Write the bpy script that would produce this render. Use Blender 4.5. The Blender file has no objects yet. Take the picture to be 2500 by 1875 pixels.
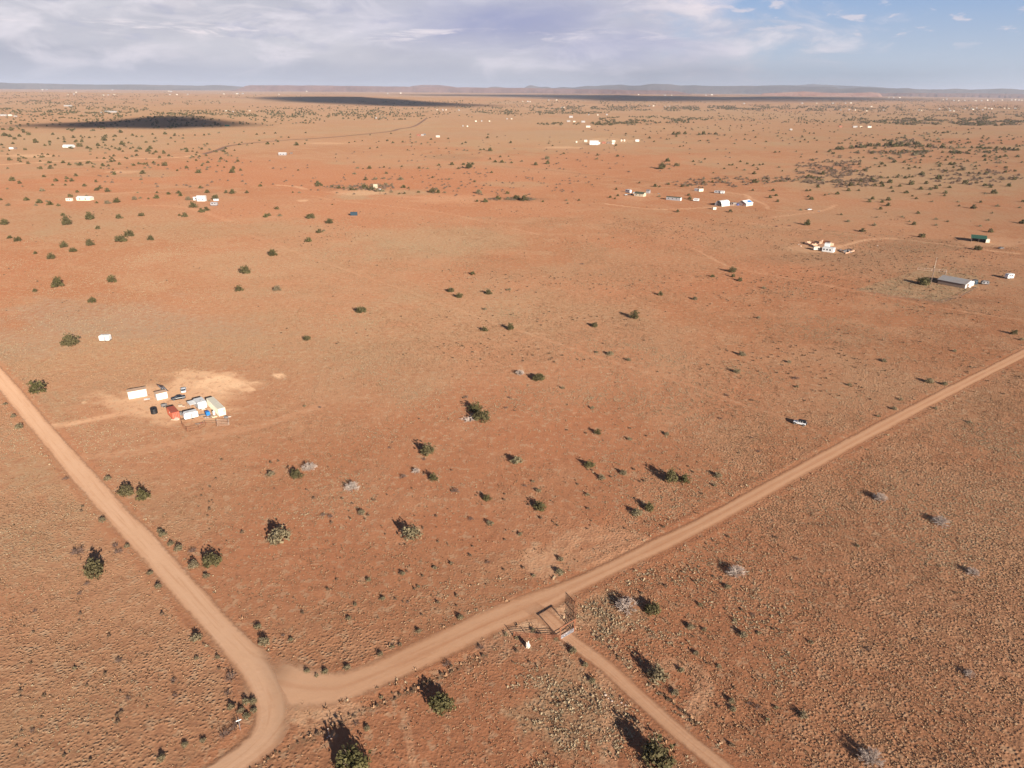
import bpy, math, random
import numpy as np
from mathutils import Vector, Matrix

# ------------------------------------------------------------------ camera, sky, sun, exposure
SC = bpy.context.scene
COL = SC.collection
random.seed(7)
RNG = np.random.default_rng(11)
W, H = 2500.0, 1875.0                 # photograph size, used to read survey points off the photograph
FOC = 0.693 * W
PITCH, ROLL, CAMH = math.radians(22.58), math.radians(0.46), 105.0
SUN_EL, SHADOW_AZ = math.radians(18.5), math.radians(-29.5)

_F = np.array([0, math.cos(PITCH), -math.sin(PITCH)])
_U = np.array([0, math.sin(PITCH), math.cos(PITCH)])
_R = np.array([1.0, 0, 0])
R2 = _R * math.cos(ROLL) + _U * math.sin(ROLL)
U2 = _U * math.cos(ROLL) - _R * math.sin(ROLL)

cam_d = bpy.data.cameras.new('camera')
cam_d.sensor_fit = 'HORIZONTAL'; cam_d.sensor_width = 36.0; cam_d.lens = 36.0 * 0.693
cam_d.clip_start = 1.0; cam_d.clip_end = 200000.0
cam = bpy.data.objects.new('camera', cam_d); COL.objects.link(cam)
m3 = Matrix(((R2[0], U2[0], -_F[0], 0), (R2[1], U2[1], -_F[1], 0), (R2[2], U2[2], -_F[2], CAMH), (0, 0, 0, 1)))
cam.matrix_world = m3
SC.camera = cam

SC.view_settings.view_transform = 'Standard'
SC.view_settings.look = 'None'
SC.view_settings.gamma = 1.0
SC.view_settings.use_curve_mapping = False
SC.view_settings.exposure = 1.04
SC.render.engine = 'CYCLES'
SC.cycles.use_denoising = True
SC.cycles.denoiser = 'OPENIMAGEDENOISE'
SC.cycles.denoising_input_passes = 'RGB_ALBEDO_NORMAL'
SC.cycles.denoising_prefilter = 'ACCURATE'
SC.cycles.max_bounces = 4
SC.cycles.diffuse_bounces = 2
SC.cycles.volume_bounces = 1
SC.cycles.transparent_max_bounces = 12
SC.cycles.use_adaptive_sampling = True
SC.cycles.adaptive_threshold = 0.008
SC.cycles.adaptive_min_samples = 48

SUN_DIR = Vector((-math.sin(SHADOW_AZ) * math.cos(SUN_EL), -math.cos(SHADOW_AZ) * math.cos(SUN_EL), math.sin(SUN_EL)))  # towards the sun
sun_d = bpy.data.lights.new('sun', 'SUN'); sun_d.energy = 3.9; sun_d.angle = math.radians(0.53)
sun_d.color = (1.0, 0.92, 0.80)
sun = bpy.data.objects.new('sun', sun_d); COL.objects.link(sun)
sun.rotation_euler = (-SUN_DIR).to_track_quat('-Z', 'Y').to_euler()
sun.location = (0, 0, 300)

class NT:
    """small helper to write node trees"""
    def __init__(s, tree):
        s.t = tree; s.n = tree.nodes; s.l = tree.links; s.n.clear()
    def add(s, typ, **kw):
        n = s.n.new(typ)
        ins = kw.pop('ins', {})
        for k, v in kw.items(): setattr(n, k, v)
        for k, v in ins.items():
            if hasattr(v, 'is_linked') or hasattr(v, 'links'): s.l.new(v, n.inputs[k])
            else: n.inputs[k].default_value = v
        return n
    def math(s, op, a, b=None, c=None, clamp=False):
        n = s.n.new('ShaderNodeMath'); n.operation = op; n.use_clamp = clamp
        for i, v in enumerate((a, b, c)):
            if v is None: continue
            if hasattr(v, 'links'): s.l.new(v, n.inputs[i])
            else: n.inputs[i].default_value = v
        return n.outputs[0]
    def vmath(s, op, a, b=None):
        n = s.n.new('ShaderNodeVectorMath'); n.operation = op
        for i, v in enumerate((a, b)):
            if v is None: continue
            if hasattr(v, 'links'): s.l.new(v, n.inputs[i])
            else: n.inputs[i].default_value = v
        return n.outputs[0]
    def ss(s, v, a, b, lo=0.0, hi=1.0):
        n = s.n.new('ShaderNodeMapRange'); n.interpolation_type = 'SMOOTHSTEP'
        if a > b: a, b, lo, hi = b, a, hi, lo
        s.l.new(v, n.inputs[0]); n.inputs[1].default_value = a; n.inputs[2].default_value = b
        n.inputs[3].default_value = lo; n.inputs[4].default_value = hi
        return n.outputs[0]
    def mix(s, f, a, b, mode='MIX'):
        n = s.n.new('ShaderNodeMix'); n.data_type = 'RGBA'; n.blend_type = mode
        for sock, v in ((n.inputs[0], f), (n.inputs[6], a), (n.inputs[7], b)):
            if hasattr(v, 'links'): s.l.new(v, sock)
            elif isinstance(v, (tuple, list)): sock.default_value = (*v[:3], 1)
            else: sock.default_value = v
        return n.outputs[2]
    def noise(s, vec, scale, detail=3, rough=0.55, dist=0.0, dims='3D'):
        n = s.add('ShaderNodeTexNoise', noise_dimensions=dims)
        n.inputs['Scale'].default_value = scale; n.inputs['Detail'].default_value = detail
        n.inputs['Roughness'].default_value = rough; n.inputs['Distortion'].default_value = dist
        if vec is not None: s.l.new(vec, n.inputs['Vector'])
        return n.outputs['Fac']

world = bpy.data.worlds.new('World'); SC.world = world; world.use_nodes = True
t = NT(world.node_tree)
sky = t.add('ShaderNodeTexSky', sky_type='NISHITA', sun_disc=False, sun_elevation=SUN_EL,
            sun_rotation=math.radians(180) + SHADOW_AZ, altitude=1700.0, air_density=0.6, dust_density=0.6, ozone_density=1.6)
tc = t.add('ShaderNodeTexCoord')
sep = t.add('ShaderNodeSeparateXYZ', ins={0: tc.outputs['Generated']})
DEG = 57.29578
az = t.math('MULTIPLY', t.math('ARCTAN2', sep.outputs[0], sep.outputs[1]), DEG)      # degrees, 0 = straight ahead
el = t.math('MULTIPLY', t.math('ARCSINE', sep.outputs[2]), DEG)
def gau(a0, aw, e0, ew):
    a = t.math('DIVIDE', t.math('SUBTRACT', az, a0), aw); b = t.math('DIVIDE', t.math('SUBTRACT', el, e0), ew)
    return t.math('EXPONENT', t.math('MULTIPLY', t.math('ADD', t.math('MULTIPLY', a, a), t.math('MULTIPLY', b, b)), -1.0))
def cvec(ka, ke, off):
    c = t.add('ShaderNodeCombineXYZ'); c.inputs[2].default_value = off
    t.l.new(t.math('MULTIPLY', az, ka), c.inputs[0]); t.l.new(t.math('MULTIPLY', el, ke), c.inputs[1])
    return c.outputs[0]
n_big = t.noise(cvec(0.055, 0.26, 3.1), 1.0, 4, 0.5, 0.4)
n_mid = t.noise(cvec(0.17, 0.52, 7.7), 1.0, 6, 0.58, 0.6)
n_bil = t.noise(cvec(0.30, 0.95, 2.9), 1.0, 5, 0.55, 0.3)
n_str = t.noise(cvec(0.22, 1.7, 1.3), 1.0, 6, 0.62, 0.5)
n_puf = t.noise(cvec(0.46, 1.6, 5.2), 1.0, 5, 0.52, 0.2)
n_swp = t.noise(cvec(0.16, 0.42, 9.4), 1.0, 4, 0.5, 0.5)
# cloud bank: spans the horizon from far left to a little right of centre, opens to blue sky to the right
dz = t.math('COSINE', t.math('DIVIDE', t.math('ADD', az, 42.0), DEG))
edge = t.math('ADD', dz, t.math('MULTIPLY', t.math('SUBTRACT', n_mid, 0.5), 0.55))
edge = t.math('SUBTRACT', edge, t.math('MULTIPLY', t.ss(el, 1.0, 7.0), 0.06))
cover = t.ss(edge, 0.38, 0.60)
cover = t.math('MULTIPLY', cover, t.ss(el, 26.0, 9.0))
# colours, in the sky texture's own units (the background strength scales both)
SK = 0.05
def rad(r, g, b): return (r / SK, g / SK, b / SK)
cl = t.mix(t.ss(n_big, 0.30, 0.70), rad(0.222, 0.228, 0.272), rad(0.325, 0.320, 0.350))
cl = t.mix(t.math('MULTIPLY', t.ss(n_mid, 0.45, 0.66), 0.75), cl, rad(0.410, 0.385, 0.415))
storm = t.math('MAXIMUM', gau(-1.0, 9.5, 4.6, 1.9), t.math('MULTIPLY', gau(8.0, 6.5, 3.0, 1.5), 0.9))
storm = t.math('MULTIPLY', storm, t.ss(n_swp, 0.25, 0.62, 0.5, 1.0))
cl = t.mix(t.math('MULTIPLY', t.math('MULTIPLY', t.ss(n_bil, 0.48, 0.68), t.ss(el, 0.8, 3.0)), 0.30), cl, rad(0.43, 0.405, 0.43))
cl = t.mix(t.math('MULTIPLY', t.math('MULTIPLY', t.ss(n_bil, 0.46, 0.30), t.ss(el, 1.0, 3.5)), 0.40), cl, rad(0.20, 0.212, 0.285))
cl = t.mix(t.math('MULTIPLY', storm, 0.92), cl, rad(0.160, 0.176, 0.280))
dk = t.math('MULTIPLY', gau(-30.0, 12.0, 6.9, 0.8), 0.75)
cl = t.mix(dk, cl, rad(0.185, 0.192, 0.262))
glow = t.math('MULTIPLY', t.math('MAXIMUM', gau(15.5, 4.6, 5.9, 1.2), t.math('MULTIPLY', gau(8.0, 7.0, 6.9, 0.7), 0.7)), t.ss(n_swp, 0.25, 0.55, 0.7, 1.0))
cl = t.mix(t.math('MULTIPLY', glow, 0.9), cl, rad(0.46, 0.40, 0.415))
wisp = t.math('MULTIPLY', t.math('MULTIPLY', gau(-14.0, 24.0, 3.55, 0.40), t.ss(n_str, 0.50, 0.66)), 1.0)
wisp = t.math('MAXIMUM', wisp, t.math('MULTIPLY', t.math('MULTIPLY', gau(-20.0, 5.0, 5.4, 1.2), t.ss(n_swp, 0.5, 0.7)), 0.5))
wisp = t.math('MAXIMUM', wisp, t.math('MULTIPLY', t.math('MULTIPLY', gau(-26.0, 10.0, 6.1, 0.35), t.ss(n_str, 0.45, 0.7)), 0.6))
cl = t.mix(wisp, cl, rad(0.50, 0.445, 0.455))
lowp = t.ss(el, 2.2, 0.0)
cl = t.mix(t.math('MULTIPLY', lowp, 0.65), cl, rad(0.245, 0.262, 0.315))
base = t.mix(t.ss(el, 9.0, 0.0, 0.0, 0.85), sky.outputs[0], rad(0.235, 0.262, 0.315))   # pale air low over the plain
bl = t.mix(t.ss(el, 1.0, 7.5), rad(0.225, 0.265, 0.325), rad(0.125, 0.205, 0.345))
base = t.mix(t.ss(el, 13.0, 7.5, 0.0, 0.8), base, bl)
out = t.mix(cover, base, cl)
puff = t.math('MULTIPLY', t.ss(n_puf, 0.57, 0.66), t.math('MULTIPLY', t.ss(el, 2.0, 4.0), t.ss(el, 20.0, 8.0)))
puff = t.math('MULTIPLY', puff, t.math('SUBTRACT', 1.0, cover))
out = t.mix(t.math('MULTIPLY', puff, 0.75), out, rad(0.37, 0.34, 0.37))
world.cycles.sampling_method = 'MANUAL'; world.cycles.sample_map_resolution = 256
bg = t.add('ShaderNodeBackground', ins={0: out, 1: SK})
wo = t.add('ShaderNodeOutputWorld'); t.l.new(bg.outputs[0], wo.inputs[0])

# ------------------------------------------------------------------ survey helpers
def smooth(a, b, v):
    u = np.clip((np.asarray(v, float) - a) / (b - a), 0, 1); return u * u * (3 - 2 * u)

def vnoise(x, y, seed=0):
    x = np.asarray(x, float); y = np.asarray(y, float)
    xi = np.floor(x).astype(np.int64); yi = np.floor(y).astype(np.int64)
    fx = x - xi; fy = y - yi; fx = fx * fx * (3 - 2 * fx); fy = fy * fy * (3 - 2 * fy)
    def h(a, b):
        n = (a * 374761393 + b * 668265263 + seed * 974711) & 0xffffffff
        n = ((n ^ (n >> 13)) * 1274126177) & 0xffffffff
        return ((n ^ (n >> 16)) & 0xffff) / 65535.0
    return (h(xi, yi) * (1 - fx) + h(xi + 1, yi) * fx) * (1 - fy) + (h(xi, yi + 1) * (1 - fx) + h(xi + 1, yi + 1) * fx) * fy

def fbm(x, y, scale, seed=0, octs=4):
    s = 0; a = 0.5; f = 1.0 / scale; tot = 0
    for o in range(octs):
        s = s + a * vnoise(np.asarray(x) * f + 13.7 * o, np.asarray(y) * f - 7.3 * o, seed + o); tot += a; a *= 0.55; f *= 2.03
    return s / tot

def height(x, y):
    x = np.asarray(x, float); y = np.asarray(y, float)
    d = np.hypot(x, y)
    k = smooth(650, 3200, d)
    s = (np.sin(x / 610 + 1.1) * np.cos(y / 830 - 0.4) + 0.6 * np.sin(x / 270 - y / 390 + 2.0) + 0.5 * np.sin((x + 1.7 * y) / 1500))
    z = k * s * (2.2 + 3.0 * smooth(2500, 9000, d))
    # long low rise beyond the scattered junipers, and one on the left horizon
    z = z + 26 * np.exp(-(((x + 500) / 1500) ** 2 + ((y - 6900) / 900) ** 2))
    z = z + 30 * np.exp(-(((x + 5200) / 2600) ** 2 + ((y - 8200) / 1500) ** 2))
    z = z + 2.2 * np.exp(-(((x + 240) / 130) ** 2 + ((y - 640) / 110) ** 2))
    return z - 0.3 * smooth(9000, 40000, d)

def ray(px, py):
    d = _F + R2 * ((px - W / 2) / FOC) - U2 * ((py - H / 2) / FOC)
    return d / np.linalg.norm(d)

def G(px, py):
    """ground point seen at photograph pixel (px, py)"""
    d = ray(px, py)
    if d[2] > -0.0022: d = d.copy(); d[2] = -0.0022
    tt = -CAMH / d[2]
    for _ in range(12):
        x, y = d[0] * tt, d[1] * tt
        tt = 0.5 * tt + 0.5 * (float(height(x, y)) - CAMH) / d[2]
    x, y = d[0] * tt, d[1] * tt
    return Vector((x, y, float(height(x, y))))

def to_px(x, y, z):
    vx, vy, vz = np.asarray(x, float), np.asarray(y, float), np.asarray(z, float) - CAMH
    zc = vx * _F[0] + vy * _F[1] + vz * _F[2]
    zc = np.where(zc < 1, 1, zc)
    return (W / 2 + FOC * (vx * R2[0] + vy * R2[1] + vz * R2[2]) / zc, H / 2 - FOC * (vx * U2[0] + vy * U2[1] + vz * U2[2]) / zc, zc)

def depth_at(p): return p[0] * _F[0] + p[1] * _F[1] + (p[2] - CAMH) * _F[2]
def span(px_w, p): return px_w * depth_at(p) / FOC        # metres covered by px_w pixels at ground point p
# ------------------------------------------------------------------ mesh and material helpers
def newmat(name):
    m = bpy.data.materials.new(name); m.use_nodes = True
    return m, NT(m.node_tree)

def solid(name, col, rough=0.7, var=0.12, scale=1.5, metal=0.0, spec=0.3, dirt=None, dirt_amt=0.0):
    """plain painted / natural material with uneven tone and optional dust"""
    m, n = newmat(name)
    tc = n.add('ShaderNodeTexCoord')
    f = n.noise(tc.outputs['Object'], scale, 4, 0.6)
    c = n.mix(f, tuple(v * (1 - var) for v in col), tuple(min(1, v * (1 + var)) for v in col))
    if dirt:
        g = n.noise(tc.outputs['Object'], scale * 0.6, 5, 0.65)
        c = n.mix(n.math('MULTIPLY', n.ss(g, 0.45, 0.75), dirt_amt), c, dirt)
    b = n.add('ShaderNodeBsdfPrincipled', ins={'Base Color': c, 'Roughness': rough, 'Metallic': metal, 'Specular IOR Level': spec})
    o = n.add('ShaderNodeOutputMaterial'); n.l.new(b.outputs[0], o.inputs[0])
    return m

def leafmat(name, c1, c2, c3, trans=0.12):
    m, n = newmat(name)
    tc = n.add('ShaderNodeTexCoord'); oi = n.add('ShaderNodeObjectInfo')
    f = n.noise(tc.outputs['Object'], 3.5, 2, 0.6)
    c = n.mix(n.ss(f, 0.35, 0.65), c1, c2)
    c = n.mix(n.math('MULTIPLY', oi.outputs['Random'], 0.6), c, c3)
    b = n.add('ShaderNodeBsdfPrincipled', ins={'Base Color': c, 'Roughness': 0.75, 'Specular IOR Level': 0.15})
    tr = n.add('ShaderNodeBsdfTranslucent', ins={0: c})
    mx = n.add('ShaderNodeMixShader', ins={0: trans}); n.l.new(b.outputs[0], mx.inputs[1]); n.l.new(tr.outputs[0], mx.inputs[2])
    o = n.add('ShaderNodeOutputMaterial')
    if trans: n.l.new(mx.outputs[0], o.inputs[0])
    else: n.l.new(n.add('ShaderNodeBsdfDiffuse', ins={0: c}).outputs[0], o.inputs[0])
    return m

def meshobj(name, verts, faces, mats, parent=None, midx=None, smooth_=False):
    me = bpy.data.meshes.new(name); me.from_pydata(verts, [], faces)
    for mm in (mats if isinstance(mats, (list, tuple)) else [mats]): me.materials.append(mm)
    if midx is not None: me.polygons.foreach_set('material_index', midx)
    if smooth_: me.polygons.foreach_set('use_smooth', [True] * len(me.polygons))
    me.update()
    o = bpy.data.objects.new(name, me); COL.objects.link(o)
    if parent: o.parent = parent
    return o

def fastmesh(name, V, Q, mat):
    """big quad/tri mesh from numpy arrays"""
    V = np.asarray(V, np.float32); Q = np.asarray(Q, np.int32); k = Q.shape[1]
    me = bpy.data.meshes.new(name)
    me.vertices.add(len(V)); me.vertices.foreach_set('co', V.ravel())
    me.loops.add(Q.size); me.loops.foreach_set('vertex_index', Q.ravel())
    me.polygons.add(len(Q)); me.polygons.foreach_set('loop_start', np.arange(0, Q.size, k, dtype=np.int32))
    try: me.polygons.foreach_set('loop_total', np.full(len(Q), k, np.int32))
    except Exception: pass
    if mat: me.materials.append(mat)
    me.update(calc_edges=True)
    return me

def tag(o, label=None, cat=None, group=None, kind=None):
    if label: o['label'] = label
    if cat: o['category'] = cat
    if group: o['group'] = group
    if kind: o['kind'] = kind
    return o

def root(name, loc, rz, label, cat, group=None):
    o = bpy.data.objects.new(name, None); COL.objects.link(o); o.empty_display_size = 0.5
    o.location = loc; o.rotation_euler = (0, 0, rz)
    return tag(o, label, cat, group)

def box(x0, x1, y0, y1, z0, z1, bev=0.0):
    """verts, faces of a box, its edges chamfered by bev"""
    if bev <= 0:
        v = [(x0, y0, z0), (x1, y0, z0), (x1, y1, z0), (x0, y1, z0), (x0, y0, z1), (x1, y0, z1), (x1, y1, z1), (x0, y1, z1)]
        f = [(3, 2, 1, 0), (4, 5, 6, 7), (0, 1, 5, 4), (1, 2, 6, 5), (2, 3, 7, 6), (3, 0, 4, 7)]
        return v, f
    b = bev
    prof = [(0, z0), (0, z1 - b), (b, z1)]
    v = []; f = []
    for ins, z in prof:
        for (x, y) in ((x0 + b, y0), (x1 - b, y0), (x1, y0 + b), (x1, y1 - b), (x1 - b, y1), (x0 + b, y1), (x0, y1 - b), (x0, y0 + b)):
            cx, cy = (x0 + x1) / 2, (y0 + y1) / 2
            sx = (abs(x - cx) - ins) / max(abs(x - cx), 1e-6); sy = (abs(y - cy) - ins) / max(abs(y - cy), 1e-6)
            v.append((cx + (x - cx) * sx, cy + (y - cy) * sy, z))
    for r in range(2):
        for i in range(8):
            j = (i + 1) % 8; f.append((r * 8 + i, r * 8 + j, r * 8 + 8 + j, r * 8 + 8 + i))
    f.append(tuple(range(16, 24))); f.append(tuple(range(7, -1, -1)))
    return v, f

def part(name, geo, m, parent):
    v, f = geo
    return meshobj(name, v, f, m, parent)

def merge(*geos):
    V = []; Fa = []
    for v, f in geos:
        k = len(V); V += list(v); Fa += [tuple(i + k for i in q) for q in f]
    return V, Fa

def tube(p0, p1, r0, r1=None, n=6):
    r1 = r0 if r1 is None else r1
    p0 = Vector(p0); p1 = Vector(p1); d = (p1 - p0).normalized()
    a = d.orthogonal().normalized(); b = d.cross(a)
    v = []; f = []
    for p, r in ((p0, r0), (p1, r1)):
        for i in range(n):
            t_ = 2 * math.pi * i / n; q = p + (a * math.cos(t_) + b * math.sin(t_)) * r; v.append(tuple(q))
    for i in range(n):
        j = (i + 1) % n; f.append((i, j, n + j, n + i))
    f.append(tuple(range(n - 1, -1, -1))); f.append(tuple(range(n, 2 * n)))
    return v, f

def lathe(prof, n=14, c=(0, 0)):
    v = []; f = []
    for r, z in prof:
        for i in range(n):
            t_ = 2 * math.pi * i / n; v.append((c[0] + r * math.cos(t_), c[1] + r * math.sin(t_), z))
    for k in range(len(prof) - 1):
        for i in range(n):
            j = (i + 1) % n; f.append((k * n + i, k * n + j, k * n + n + j, k * n + n + i))
    f.append(tuple(range(n - 1, -1, -1))); f.append(tuple(range((len(prof) - 1) * n, len(prof) * n)))
    return v, f

def prism(poly, axis, a, b):
    """extrude a 2D polygon (u, z) along x ('x') or y ('y') from a to b"""
    n = len(poly); v = []
    for s in (a, b):
        for (u, z) in poly: v.append((s, u, z) if axis == 'x' else (u, s, z))
    f = [tuple((i, (i + 1) % n, n + (i + 1) % n, n + i)) for i in range(n)]
    f.append(tuple(range(n - 1, -1, -1))); f.append(tuple(range(n, 2 * n)))
    return v, f

def copy_tree(o, parent=None):
    c = o.copy(); COL.objects.link(c)
    if parent: c.parent = parent
    for ch in list(o.children): copy_tree(ch, c)
    return c

# ------------------------------------------------------------------ roads and tracks, as surveyed lines
def catmull(P, step=2.0):
    P = [Vector((p[0], p[1])) for p in P]; out = []
    P = [P[0] * 2 - P[1]] + P + [P[-1] * 2 - P[-2]]
    for i in range(1, len(P) - 2):
        n = max(2, int((P[i + 1] - P[i]).length / step))
        for k in range(n):
            u = k / n
            out.append(0.5 * ((2 * P[i]) + (P[i + 1] - P[i - 1]) * u + (2 * P[i - 1] - 5 * P[i] + 4 * P[i + 1] - P[i + 2]) * u * u + (3 * P[i] - P[i - 1] - 3 * P[i + 1] + P[i + 2]) * u ** 3))
    out.append(P[-2]); return out

def line(pts): return [G(*p) for p in pts]
ROADS = {
    'r1': (catmull(line([(-150, 770), (-70, 848), (0, 924), (118, 1064), (281, 1250), (348, 1321), (499, 1492), (612, 1618), (652, 1690), (664, 1748), (640, 1808), (570, 1868), (494, 1913), (360, 1985)])), 6.2),
    'r2': (catmull(line([(606, 1632), (650, 1656), (720, 1676), (800, 1682), (850, 1672), (1020, 1602), (1210, 1513), (1381, 1440), (1670, 1302), (1774, 1248), (2040, 1102), (2270, 980), (2500, 863), (2720, 752)])), 5.4),
    'r3': (catmull(line([(1290, 1478), (1340, 1512), (1388, 1560), (1476, 1625), (1571, 1712), (1670, 1800), (1800, 1905), (1930, 2010)])), 4.0),
}
TRACKS = [   # line, width m, paleness
    (line([(120, 1042), (200, 1030), (273, 1015), (342, 1004), (400, 1000)]), 4.2, 0.8),
    (line([(205, 1116), (323, 1106), (494, 1068), (646, 1038), (779, 992)]), 4.5, 0.22),
    (line([(430, 520), (532, 545), (680, 600), (830, 654), (1020, 719), (1183, 780), (1324, 825), (1476, 878), (1670, 935), (1812, 988), (1926, 1022), (2002, 1057)]), 2.4, 0.08),
    (line([(1774, 650), (1900, 675), (2078, 707), (2306, 753), (2520, 786)]), 2.6, 0.26),
    (line([(1690, 605), (1774, 650)]), 2.6, 0.3),
    (line([(2040, 605), (2117, 585), (2168, 582), (2269, 592), (2380, 607), (2520, 622)]), 4.0, 0.7),
    (line([(1830, 545), (1960, 560), (2060, 570), (2168, 582)]), 3.5, 0.4),
    (line([(1480, 498), (1600, 511), (1720, 507), (1780, 503), (1830, 488), (1818, 475), (1760, 468)]), 4.0, 0.6),
    (line([(1820, 480), (1870, 500), (1880, 512), (1975, 515), (2010, 512)]), 4.0, 0.4),
    (line([(760, 478), (830, 490), (1058, 516), (1200, 545), (1324, 575)]), 4.0, 0.2),
    (line([(0, 402), (190, 392), (420, 385), (495, 377)]), 9.0, 0.75),
    (line([(160, 475), (260, 473), (400, 468)]), 7.0, 0.3),
    (line([(350, 501), (420, 503), (470, 510), (560, 540)]), 6.0, 0.22),
    (line([(1440, 341), (1480, 337), (1520, 341), (1545, 343)]), 8.0, 0.7),
    (line([(680, 452), (720, 455), (745, 462)]), 7.0, 0.6),
    (line([(1600, 1628), (1650, 1618), (1695, 1630), (1722, 1668), (1708, 1716), (1680, 1750)]), 3.0, 0.5),
    (line([(1478, 1640), (1482, 1700), (1486, 1790), (1496, 1900)]), 2.2, 0.45),
    (line([(985, 1738), (998, 1800), (1012, 1890)]), 1.2, 0.4),
    (line([(1310, 1370), (1400, 1310), (1500, 1300), (1560, 1320), (1500, 1345), (1400, 1370)]), 6.0, 0.35),
    (line([(2040, 500), (2010, 514), (1890, 530)]), 4.0, 0.5),
]
DARKLINES = [  # weedy washes and fence lines
    (line([(1200, 405), (1290, 411), (1371, 419), (1480, 432), (1600, 446)]), 5.0, 0.8),
    (line([(600, 1890), (700, 1830), (790, 1787), (870, 1745), (1000, 1690), (1060, 1660), (1180, 1605)]), 0.9, 1.0),
    (line([(800, 1740), (930, 1650), (1040, 1585), (1140, 1535), (1260, 1487)]), 0.5, 0.0),
    (line([(1460, 1560), (1600, 1680), (1700, 1770)]), 0.6, 0.6),
]
FAR_ROAD = line([(495, 377), (533, 366), (561, 356), (628, 348), (704, 342), (799, 336), (876, 329), (952, 321), (974, 315), (1001, 311), (1020, 304), (1043, 288)])

def dist_poly(x, y, pts):
    """distance of points to a polyline (numpy)"""
    best = np.full(np.shape(x), 1e9)
    for a, b in zip(pts[:-1], pts[1:]):
        dx, dy = b[0] - a[0], b[1] - a[1]; L = dx * dx + dy * dy + 1e-9
        u = np.clip(((x - a[0]) * dx + (y - a[1]) * dy) / L, 0, 1)
        best = np.minimum(best, np.hypot(x - a[0] - u * dx, y - a[1] - u * dy))
    return best

def coarse(pts, k=4): return list(pts[::k]) + [pts[-1]]
def road_dist(x, y):
    d = np.full(np.shape(x), 1e9)
    for nm, (pts, w) in ROADS.items(): d = np.minimum(d, dist_poly(x, y, coarse(pts)) - w / 2)
    return d

# painted-on ground facts: which soil lies where (x, y in photograph pixels, radii, amount)
PALE = [(548, 936, 82, 22, 1.0), (480, 950, 120, 34, 0.65), (410, 985, 170, 50, 0.55), (500, 915, 100, 10, 0.6), (600, 950, 30, 8, 0.8), (682, 917, 20, 7, 0.9), (1325, 1372, 60, 44, 0.42), (1300, 1510, 130, 48, 0.6), (206, 982, 5, 4, 0.8), (455, 903, 10, 3, 0.7), (740, 490, 14, 3, 0.5), (870, 470, 70, 9, 0.33), (1100, 485, 120, 12, 0.17), (2000, 605, 110, 14, 0.19), (2420, 590, 90, 16, 0.22), (1540, 475, 60, 16, 0.14), (70, 380, 80, 4, 0.39), (300, 420, 50, 4, 0.33), (760, 1715, 150, 60, 0.5), (730, 1728, 100, 50, 0.55), (1480, 345, 80, 6, 0.22), (1370, 360, 60, 3, 0.33), (460, 312, 60, 3, 0.33), (800, 350, 60, 3, 0.28)]
BARE = [(1000, 438, 520, 34, 0.9), (1180, 500, 380, 30, 0.7), (650, 405, 260, 20, 0.7), (1500, 400, 300, 40, 0.7), (980, 545, 230, 25, .6), (1450, 1322, 130, 28, 0.6), (250, 440, 300, 9, 0.6), (1300, 470, 300, 22, 0.6),
        (1620, 500, 200, 30, 0.4), (1400, 1000, 420, 140, 0.45), (1700, 700, 500, 90, 0.35), (700, 1400, 250, 130, 0.4), (2400, 345, 160, 12, .7), (1700, 610, 260, 60, .35), (1250, 1290, 300, 60, .5), (500, 1130, 260, 40, .4), (1660, 1690, 100, 60, .6), (1500, 1850, 60, 70, .9)]
TAN = [(230, 545, 420, 70, 0.55), (1080, 595, 260, 46, 0.75), (700, 640, 260, 50, 0.35), (2240, 440, 330, 50, 0.8), (1230, 770, 350, 60, 0.4), (1350, 345, 260, 30, 0.4), (200, 350, 300, 30, 0.4), (2050, 520, 200, 40, .3), (950, 470, 120, 10, .8), (860, 480, 60, 8, .9),
       (350, 1250, 200, 60, .3), (1380, 1740, 150, 130, 0.75), (1480, 1500, 120, 60, 0.6), (1500, 1650, 60, 60, .5), (1250, 450, 100, 8, .7), (120, 1000, 60, 60, .3), (100, 1150, 100, 90, .4)]
GREY = [(240, 775, 300, 58, 0.85), (60, 840, 150, 40, 0.6), (520, 800, 160, 30, 0.4), (1250, 1560, 160, 50, 0.35), (1220, 330, 300, 12, .3)]
YARD = [(2090, 708), (2239, 659), (2300, 662), (2378, 672), (2398, 690), (2383, 704), (2300, 737), (2220, 728)]
DARK = [(2060, 630, 200, 25, .35), (2250, 600, 160, 20, .5), (1100, 385, 90, 8, 0.5), (1250, 487, 110, 7, .6), (850, 460, 80, 8, .5), (450, 470, 90, 6, .3), (2350, 735, 130, 8, .6), (1330, 1450, 20, 8, .3)]

def soft_sum(px, py, L, warp=0.55):
    out = np.zeros_like(px)
    for (cx, cy, rx, ry, a) in L:
        m = (np.abs(px - cx) < rx * 1.9) & (np.abs(py - cy) < ry * 1.9)
        if not m.any(): continue
        x = px[m]; y = py[m]
        q = np.hypot((x - cx) / rx, (y - cy) / ry)
        q = q + (fbm((x - cx) / rx * 3.0 + cx, (y - cy) / ry * 3.0 + cy, 1.0, 5, 4) - 0.5) * 2 * warp
        out[m] = np.maximum(out[m], a * (1 - smooth(0.55, 1.12, q)))
    return out

def in_poly(px, py, P):
    c = np.zeros(px.shape, bool); n = len(P); j = n - 1
    for i in range(n):
        xi, yi = P[i]; xj, yj = P[j]
        c ^= ((yi > py) != (yj > py)) & (px < (xj - xi) * (py - yi) / (yj - yi + 1e-9) + xi); j = i
    return c

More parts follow.
